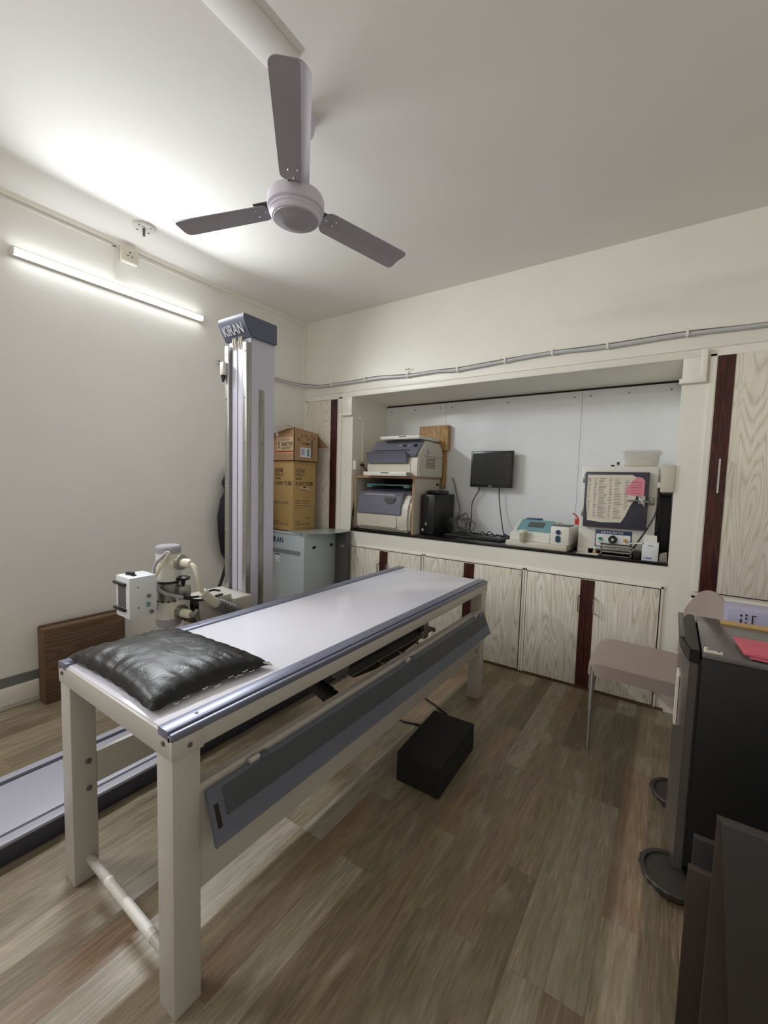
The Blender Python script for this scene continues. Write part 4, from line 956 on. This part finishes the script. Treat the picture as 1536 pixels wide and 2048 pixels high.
# paper with written columns; marks are part of its surface
b = MB(); y = iy0-.0365
pts = [(-.505, 1.535), (-.235, 1.538), (-.205, 1.52), (-.205, 1.38), (-.235, 1.33), (-.262, 1.255), (-.285, 1.212), (-.40, 1.205), (-.495, 1.215), (-.506, 1.33)]
b.prism(pts, 'y', y-.0006, y); b.m(1)
rn = random.Random(5)
for col, w_ in ((-.50, .020), (-.462, .022), (-.432, .055), (-.367, .020), (-.335, .05), (-.275, .030)):
    for k in range(26):
        z = 1.508-k*.0108
        if z < 1.225 or (col > -.3 and (z < 1.30 or z > 1.50)): continue
        ll = w_*rn.uniform(.45, 1); b.box(col, col+ll, y-.0010, y-.0007, z, z+rn.uniform(.002, .004))
b.build('handwritten_sheet', ['paper', 'inkm'], t)
b = MB(); y -= .0015; b.prism([(-.245, 1.40), (-.16, 1.398), (-.158, 1.50), (-.175, 1.52), (-.205, 1.525), (-.235, 1.49), (-.262, 1.45), (-.268, 1.41)], 'y', y-.0005, y); b.m(1)
for k in range(5): b.box(-.235, -.175, y-.0009, y-.0006, 1.415+k*.018, 1.418+k*.018)
b.build('pink_note', ['pink', 'inkr'], t)
b = MB(); b.cyl((-.175, iy0-.036, 1.37), (-.175, iy0-.065, 1.37), .012, n=14); b.tube([(-.25, iy0-.06, 1.365), (-.175, iy0-.062, 1.365), (-.13, iy0-.05, 1.36)], .006, 8); b.box(-.19, -.15, iy0-.045, iy0-.036, 1.34, 1.40, bev=.004); b.tube([(-.19, iy0-.06, 1.40), (-.165, iy0-.062, 1.36), (-.155, iy0-.058, 1.33)], .005, 8); b.build('latch', 'chrome', dr)
b = MB(); b.box(-.128, -.10, iy0-.012, iy0+.002, 1.34, 1.39, bev=.002); b.build('latch_keeper', 'zinc', t)
for z in (1.24, 1.48):
    b = MB(); b.box(-.54, -.518, iy0-.02, iy0+.002, z, z+.06, bev=.003); b.build('hinge', 'zinc', t)
b = MB(); b.box(-.44, -.215, iy0-.004, iy0+.001, 1.032, 1.150, bev=.001); b.m(1); b.prism(rrect(-.434, -.221, 1.036, 1.122, .01), 'y', iy0-.0052, iy0-.003); pn = b.build('control_panel', ['inkb', 'whitep'], t)
text('LAB INCUBATOR', .021, (-.405, iy0-.0048, 1.129), '-y', 'inkw', pn, sx=.86)
for x, r_, m_, nm in ((-.407, .011, 'green', 'indicator_lamp'), (-.328, .027, 'black', 'temperature_dial'), (-.253, .011, 'amber', 'indicator_lamp')):
    MB().lathe([(r_, 0), (r_, -.012), (r_*.85, -.016), (.001, -.016)], (x, iy0-.005, 1.088), (0, 1, 0), n=28).build(nm, m_, pn)
MB().lathe([(.011, -.0165), (.010, -.021), (.001, -.0212)], (-.328, iy0-.005, 1.088), (0, 1, 0), n=20).build('dial_centre', 'chrome', pn)
b = MB(); b.box(-.33, -.326, iy0-.006, iy0-.004, 1.118, 1.122); b.box(-.42, -.395, iy0-.006, iy0-.004, 1.060, 1.063); b.build('scale_mark', 'ink', pn)
# grey open rack in front
t = thing('wire_slide_rack', 'small grey slotted rack standing in front of the incubator controls', 'rack', (-.30, 3.28, CZ))
b = MB(); b.box(-.395, -.385, 3.262, 3.30, CZ, CZ+.085, bev=.001); b.box(-.215, -.205, 3.262, 3.30, CZ, CZ+.085, bev=.001)
for z in (0, .028, .056, .078): b.box(-.395, -.205, 3.262, 3.266, CZ+z, CZ+z+.010)
b.box(-.395, -.205, 3.262, 3.30, CZ, CZ+.004); b.box(-.395, -.205, 3.262, 3.30, CZ+.082, CZ+.087)
b.build('frame', 'zinc', t)
t = thing('stain_bottle', 'tiny brown dropper bottle with white cap left of the grey rack', 'bottle', (-.43, 3.29, CZ))
MB().lathe([(.012, 0), (.012, .028), (.006, .034), (.006, .038)], (-.432, 3.29, CZ), n=16).build('body', 'wood', t)
MB().lathe([(.008, .036), (.007, .054), (.001, .055)], (-.432, 3.29, CZ), n=16).build('cap', 'white', t)
b = MB(); b.hexa([(-.55, 3.262, CZ), (-.41, 3.258, CZ), (-.40, 3.285, CZ), (-.52, 3.29, CZ), (-.55, 3.262, CZ+.004), (-.41, 3.258, CZ+.009), (-.40, 3.285, CZ+.011), (-.52, 3.29, CZ+.004)]); tag(b.build('paper_slip', 'paper'), 'crumpled paper slip on the counter left of the grey rack', 'paper')
b = MB(); b.box(-.20, -.155, 3.275, 3.32, CZ, CZ+.05, bev=.002); tag(b.build('adapter', 'black'), 'black adapter block between the grey rack and white carton', 'adapter')
# white reagent carton
t = thing('reagent_carton', 'slim white open carton with violet print right of the grey rack', 'carton', (-.10, 3.28, CZ))
MB().box(-.147, -.056, 3.262, 3.33, CZ, CZ+.122, bev=.001).build('box', 'whitep', t)
b = MB(); b.hexa([(-.145, 3.262, CZ+.122), (-.066, 3.262, CZ+.122), (-.066, 3.264, CZ+.122), (-.145, 3.264, CZ+.122), (-.14, 3.275, CZ+.168), (-.07, 3.275, CZ+.168), (-.07, 3.277, CZ+.168), (-.14, 3.277, CZ+.168)]); b.build('open_flap', 'white', t)
b = MB(); b.box(-.125, -.09, 3.2612, 3.262, CZ+.012, CZ+.022); b.box(-.138, -.132, 3.2612, 3.262, CZ+.013, CZ+.021); b.box(-.115, -.085, 3.2612, 3.262, CZ+.098, CZ+.102); b.build('print', 'inkv', t)
b = MB(); b.hexa([(-.225, 3.262, 1.075), (-.14, 3.262, 1.082), (-.14, 3.30, 1.082), (-.22, 3.30, 1.075), (-.225, 3.262, 1.079), (-.14, 3.262, 1.093), (-.14, 3.30, 1.093), (-.22, 3.30, 1.079)]); b.build('protruding_flap', 'white', t)
b = MB(); b.hexa([(-.05, 3.262, CZ), (-.006, 3.262, CZ), (-.006, 3.35, CZ), (-.05, 3.35, CZ), (-.048, 3.266, CZ+.05), (-.01, 3.266, CZ+.07), (-.01, 3.34, CZ+.06), (-.048, 3.34, CZ+.05)], .004)
tag(b.build('plastic_bag', 'clear'), 'crumpled clear plastic bag in the right corner of the counter', 'bag')
# tub on incubator
t = thing('plastic_tub', 'rounded translucent plastic tub on top of the incubator', 'tub', (-.20, 3.48, 1.595))
b = MB()
def sq(x0, x1, y0, y1, z, r): return [b.bm.verts.new((p[0], p[1], z)) for p in rrect(x0, x1, y0, y1, r, 5)]
rings = [sq(-.295, -.10, 3.40, 3.56, 1.596, .03), sq(-.305, -.088, 3.39, 3.57, 1.68, .035), sq(-.314, -.08, 3.382, 3.578, 1.69, .04), sq(-.314, -.08, 3.382, 3.578, 1.698, .04), sq(-.305, -.089, 3.392, 3.568, 1.698, .035), sq(-.292, -.104, 3.403, 3.557, 1.600, .03)]
b.skin(rings); b.build('tub', 'clear', t)
b = MB(); b.prism(rrect(-.318, -.076, 3.378, 3.582, .04), 'z', 1.698, 1.704); b.prism(rrect(-.30, -.094, 3.396, 3.564, .035), 'z', 1.704, 1.712); b.build('lid', 'clear', t)
b = MB(); b.hexa([(-.27, 3.42, 1.602), (-.12, 3.42, 1.602), (-.12, 3.53, 1.602), (-.27, 3.53, 1.602), (-.265, 3.42, 1.625), (-.125, 3.42, 1.65), (-.125, 3.53, 1.655), (-.265, 3.53, 1.63)], .006); b.m(1); b.hexa([(-.26, 3.425, 1.64), (-.13, 3.425, 1.655), (-.13, 3.52, 1.66), (-.26, 3.52, 1.645), (-.24, 3.425, 1.65), (-.13, 3.425, 1.675), (-.13, 3.52, 1.68), (-.24, 3.52, 1.655)], .003)
tag(b.build('folded_papers', ['paper', 'white']), 'folded papers lying inside the translucent tub', 'papers')
t = thing('dropper_vial', 'tiny vial with black cap left of the plastic tub', 'vial', (-.335, 3.40, 1.595))
MB().lathe([(.008, 0), (.008, .012), (.005, .016)], (-.333, 3.40, 1.596), n=14).build('body', 'clear', t)
MB().lathe([(.009, .014), (.009, .032), (.001, .033)], (-.333, 3.40, 1.596), n=14).build('cap', 'black', t)
t = thing('lancet_cap', 'tiny black and white cap lying leftmost on the incubator top', 'cap', (-.36, 3.36, 1.595))
MB().cyl((-.372, 3.36, 1.602), (-.352, 3.36, 1.602), .006, n=12).build('cap', 'black', t); MB().cyl((-.352, 3.36, 1.602), (-.338, 3.36, 1.602), .005, n=12).build('stub', 'white', t)
# power box on right jamb, dark canister behind
t = thing('power_box', 'cream metal power box projecting from the right jamb of the recess', 'power box', (-.04, 3.30, 1.43))
MB().box(-.072, -.001, 3.235, 3.34, 1.43, 1.602, bev=.003).build('enclosure', 'creamp', t)
MB().box(-.088, -.07, 3.27, 3.30, 1.455, 1.49, bev=.004).build('cable_gland', 'white', t)
MB().tube([(-.08, 3.285, 1.455), (-.078, 3.285, 1.38), (-.09, 3.28, 1.28), (-.13, 3.27, 1.18), (-.17, 3.30, 1.10), (-.20, 3.32, 1.04)], .005, 8).build('power_lead', 'black', t)
MB().tube([(-.076, 3.29, 1.455), (-.068, 3.30, 1.36), (-.072, 3.30, 1.25), (-.078, 3.31, 1.16)], .005, 8).build('power_lead', 'black', t)
t = thing('dark_glass_canister', 'tall dark container standing in the right corner behind the incubator', 'canister', (-.045, 3.5, CZ))
b = MB(); b.box(-.083, -.008, 3.42, 3.62, CZ, 1.40, bev=.006); b.build('body', 'apron', t)
b = MB(); b.box(-.083, -.008, 3.42, 3.62, 1.401, 1.42, bev=.004); b.build('lid', 'black', t)

# ------------------------------------------------------------------ chair
t = thing('plastic_chair', 'taupe plastic chair with slim steel legs, half hidden by the fridge', 'chair', (-.05, 2.88, 0))
def seat():
    b = MB(); n = 16; T = []; B_ = []
    for i in range(n+1):
        a, c = [], []
        for j in range(n+1):
            u_, v_ = i/n, j/n
            x = -.345+.50*u_; y = 2.59+.50*v_
            # rounded corners
            cu_, cv_ = abs(2*u_-1), abs(2*v_-1)
            k = max(0, cu_**6*cv_**6); x -= (x+.095)*.10*k; y -= (y-2.84)*.10*k
            z = .462 - .020*math.sin(PI*v_)*(1-.3*u_) - .010*(u_) + .012*math.exp(-((u_-0)/.12)**2)*0 - .018*math.exp(-(u_/.06)**2)
            a.append(b.bm.verts.new((x, y, z)))
            rim = max(cu_, cv_)
            dz = .012 + (.058*(.65+.35*abs(2*v_-1)**2) if rim > .99 else 0)
            c.append(b.bm.verts.new((x-(.004 if i == 0 else 0), y, z-dz)))
        T.append(a); B_.append(c)
    for i in range(n):
        for j in range(n):
            b.bm.faces.new((T[i][j], T[i+1][j], T[i+1][j+1], T[i][j+1])); b.bm.faces.new((B_[i][j], B_[i][j+1], B_[i+1][j+1], B_[i+1][j]))
    for i in range(n):
        for (A_, C_) in ((0, 0), (n, n)):
            b.bm.faces.new((T[i][A_], B_[i][A_], B_[i+1][A_], T[i+1][A_])); b.bm.faces.new((T[A_][i], T[A_][i+1], B_[A_][i+1], B_[A_][i]))
    return b
seat().build('seat', 'chair', t)
def back():
    b = MB(); n, m_ = 18, 14; T = []; B_ = []
    for i in range(n+1):
        a, c = [], []
        for j in range(m_+1):
            u_, v_ = i/n, j/m_            # u across (y), v up
            s_ = 2*u_-1
            half = .235*(1-.0*v_)
            topz = .905 - (.17 if s_ > 0 else .07)*abs(s_)**2.4
            z = .47 + (topz-.47)*v_
            y = 2.85 + s_*half
            x = .135 + .075*v_ - .035*s_*s_ - .075*s_*(.3+.7*v_)
            a.append(b.bm.verts.new((x, y, z))); c.append(b.bm.verts.new((x+.014+.01*(1-v_), y, z)))
        T.append(a); B_.append(c)
    for i in range(n):
        for j in range(m_):
            b.bm.faces.new((T[i][j], T[i+1][j], T[i+1][j+1], T[i][j+1])); b.bm.faces.new((B_[i][j], B_[i][j+1], B_[i+1][j+1], B_[i+1][j]))
    for i in range(n):
        b.bm.faces.new((T[i][0], B_[i][0], B_[i+1][0], T[i+1][0])); b.bm.faces.new((T[i][m_], T[i+1][m_], B_[i+1][m_], B_[i][m_]))
    for j in range(m_):
        b.bm.faces.new((T[0][j], T[0][j+1], B_[0][j+1], B_[0][j])); b.bm.faces.new((T[n][j], B_[n][j], B_[n][j+1], T[n][j+1]))
    return b
back().build('backrest', 'chair', t)
for x, y, fx, fy in ((-.315, 2.62, -.305, 2.51), (-.325, 3.03, -.378, 3.07), (.12, 2.62, .17, 2.53), (.12, 3.06, .17, 3.14)):
    MB().cyl((x, y, .43), (fx, fy, 0), .0125, n=16).build('leg', 'steel', t)

# ------------------------------------------------------------------ mini fridge
t = thing('mini_fridge', 'black mini fridge with gunmetal door at the right edge of the room', 'fridge', (.35, 2.07, 0))
fx0, fy0_, fy1_, fz0, fz1 = .118, 1.80, 2.315, .10, .892
MB().box(fx0, .62, fy0_, fy1_, fz0, fz1-.02, bev=.005).build('cabinet', 'fr_side', t)
MB().box(fx0, .62, fy0_-.002, fy1_, fz1-.02, fz1, bev=.004).build('top_panel', 'fr_top', t)
b = MB(); n = 10
q = []
for k in range(n+1):
    a = k/n; q.append((.085 - .028*math.sin(PI*a), fy0_+.002+(fy1_-fy0_-.004)*a))
q += [(.112, fy1_-.002), (.112, fy0_+.002)]
b.prism(q, 'z', fz0-.02, fz1-.045, bev=.003); dr = b.build('door', 'fr_door', t)
b = MB(); q2 = [(x-.001, y) for x, y in q[:-2]]+q[-2:]; b.prism(q2, 'z', fz1-.045, fz1+.002, bev=.004); b.build('door_top_trim', 'black', dr)
b = MB(); b.box(.052, .072, fy0_+.14, fy1_-.01, .884, .899, bev=.004); b.build('door_handle', 'fr_handle', dr)
b = MB(); b.prism([(fy0_+.13, .55), (fy0_+.19, .54), (fy0_+.20, .66), (fy0_+.17, .76), (fy0_+.13, .74)], 'x', .0555, .064); b.build('door_sticker', 'paper', dr)
MB().box(.112, .118, fy0_+.004, fy1_-.004, fz0, fz1-.03).build('door_gasket', 'blackm', t)
b = MB(); b.box(.122, .175, fy0_+.005, fy0_+.028, fz1, fz1+.006, bev=.002); b.cyl((.128, fy0_+.012, fz1), (.128, fy0_+.012, fz1+.016), .006, n=12); b.m(1); b.cyl((.163, fy0_+.016, fz1+.006), (.163, fy0_+.016, fz1+.009), .004, n=10); b.build('hinge', ['creamp', 'dgrey'], t)
MB().box(fx0+.02, .60, fy0_+.02, fy1_-.02, .055, fz0).build('base_frame', 'blackm', t)
for cx, cy in ((.085, 1.80), (.10, 2.30), (.55, 1.80), (.55, 2.30)):
    b = MB(); n = 72; rings = []
    for z, r_ in ((0, .062), (.030, .078), (.032, .092), (.058, .104), (.062, .102), (.062, .088), (.054, .084), (.053, .02)):
        ribbed = z < .06 and r_ > .05 and z not in (.053, .054)
        rings.append([b.bm.verts.new((cx+(r_+(.0035 if (ribbed and k % 4 < 2) else 0))*math.cos(2*PI*k/n), cy+(r_+(.0035 if (ribbed and k % 4 < 2) else 0))*math.sin(2*PI*k/n), z)) for k in range(n)])
    b.skin(rings); b.build('foot_pad', 'rubber', t)
# pink folder on the fridge
t = thing('pink_folder', 'pink folded cloth wallet lying on top of the fridge', 'folder', (.30, 1.9, fz1))
b = MB(); b.hexa([(.228, 1.815, fz1+.014), (.44, 1.755+.02, fz1+.014), (.46, 1.95, fz1+.014), (.215, 2.0, fz1+.014), (.23, 1.815, fz1+.028), (.44, 1.775, fz1+.034), (.46, 1.95, fz1+.034), (.217, 2.0, fz1+.022)], .003); b.build('upper_fold', 'pinkf', t)
b = MB(); b.hexa([(.245, 1.81, fz1+.006), (.44, 1.78, fz1+.006), (.46, 1.94, fz1+.006), (.235, 1.98, fz1+.006), (.245, 1.81, fz1+.013), (.44, 1.78, fz1+.013), (.46, 1.94, fz1+.013), (.235, 1.98, fz1+.013)], .002); b.build('lower_fold', 'pinkf', t)
MB().box(.25, .44, 1.815, 1.93, fz1, fz1+.006).build('base_card', 'black', t)
# tan strip imitating a reflection in the fridge top; lavender box behind
b = MB(); b.box(.20, .62, 2.24, 2.30, fz1, fz1+.004); tag(b.build('tan_reflection_strip', 'box'), 'thin tan strip imitating a reflection along the rear edge of the fridge top', 'reflection')
t = thing('printed_carton', 'lavender printed carton standing just behind the fridge', 'carton', (.50, 2.5, 0))
MB().box(.235, .75, 2.42, 2.575, .0, .925, bev=.003).build('box', 'lil', t)
b = MB(); b.box(.32, .324, 2.4185, 2.42, .86, .905); b.box(.32, .335, 2.4185, 2.42, .903, .907)
for k, (x, z) in enumerate(((.298, .90), (.298, .885), (.298, .863), (.280, .895), (.280, .875), (.28, .865))): b.box(x, x+.006, 2.4185, 2.42, z, z+.009)
b.build('print', 'ink', t)

# ------------------------------------------------------------------ dark boards standing in front of the fridge
def upright(lab, x0, x1, y0, y1, z1, m, lean=0):
    b = MB(); b.hexa([(x0, y0, 0), (x1, y0, 0), (x1, y1, 0), (x0, y1, 0), (x0+lean, y0+.0, z1), (x1, y0, z1), (x1, y1, z1), (x0+lean, y1, z1)], .001)
    tag(b.build('upright_board', m), lab, 'board', 'dark boards standing against the fridge')
upright('low dark board standing closest to the black fridge side', .112, .55, 1.455, 1.475, .46, 'dboard')
upright('dark brown board with the leftmost edge, standing in front of the fridge', .094, .60, 1.30, 1.32, .478, 'brown')
upright('tall dark brown board in front of the lower boards by the fridge', .134, .60, 1.215, 1.235, .688, 'brown')
upright('charcoal board with slanting left edge, frontmost of the boards by the fridge', .205, .60, 1.185, 1.205, .70, 'dboard', lean=-.067)
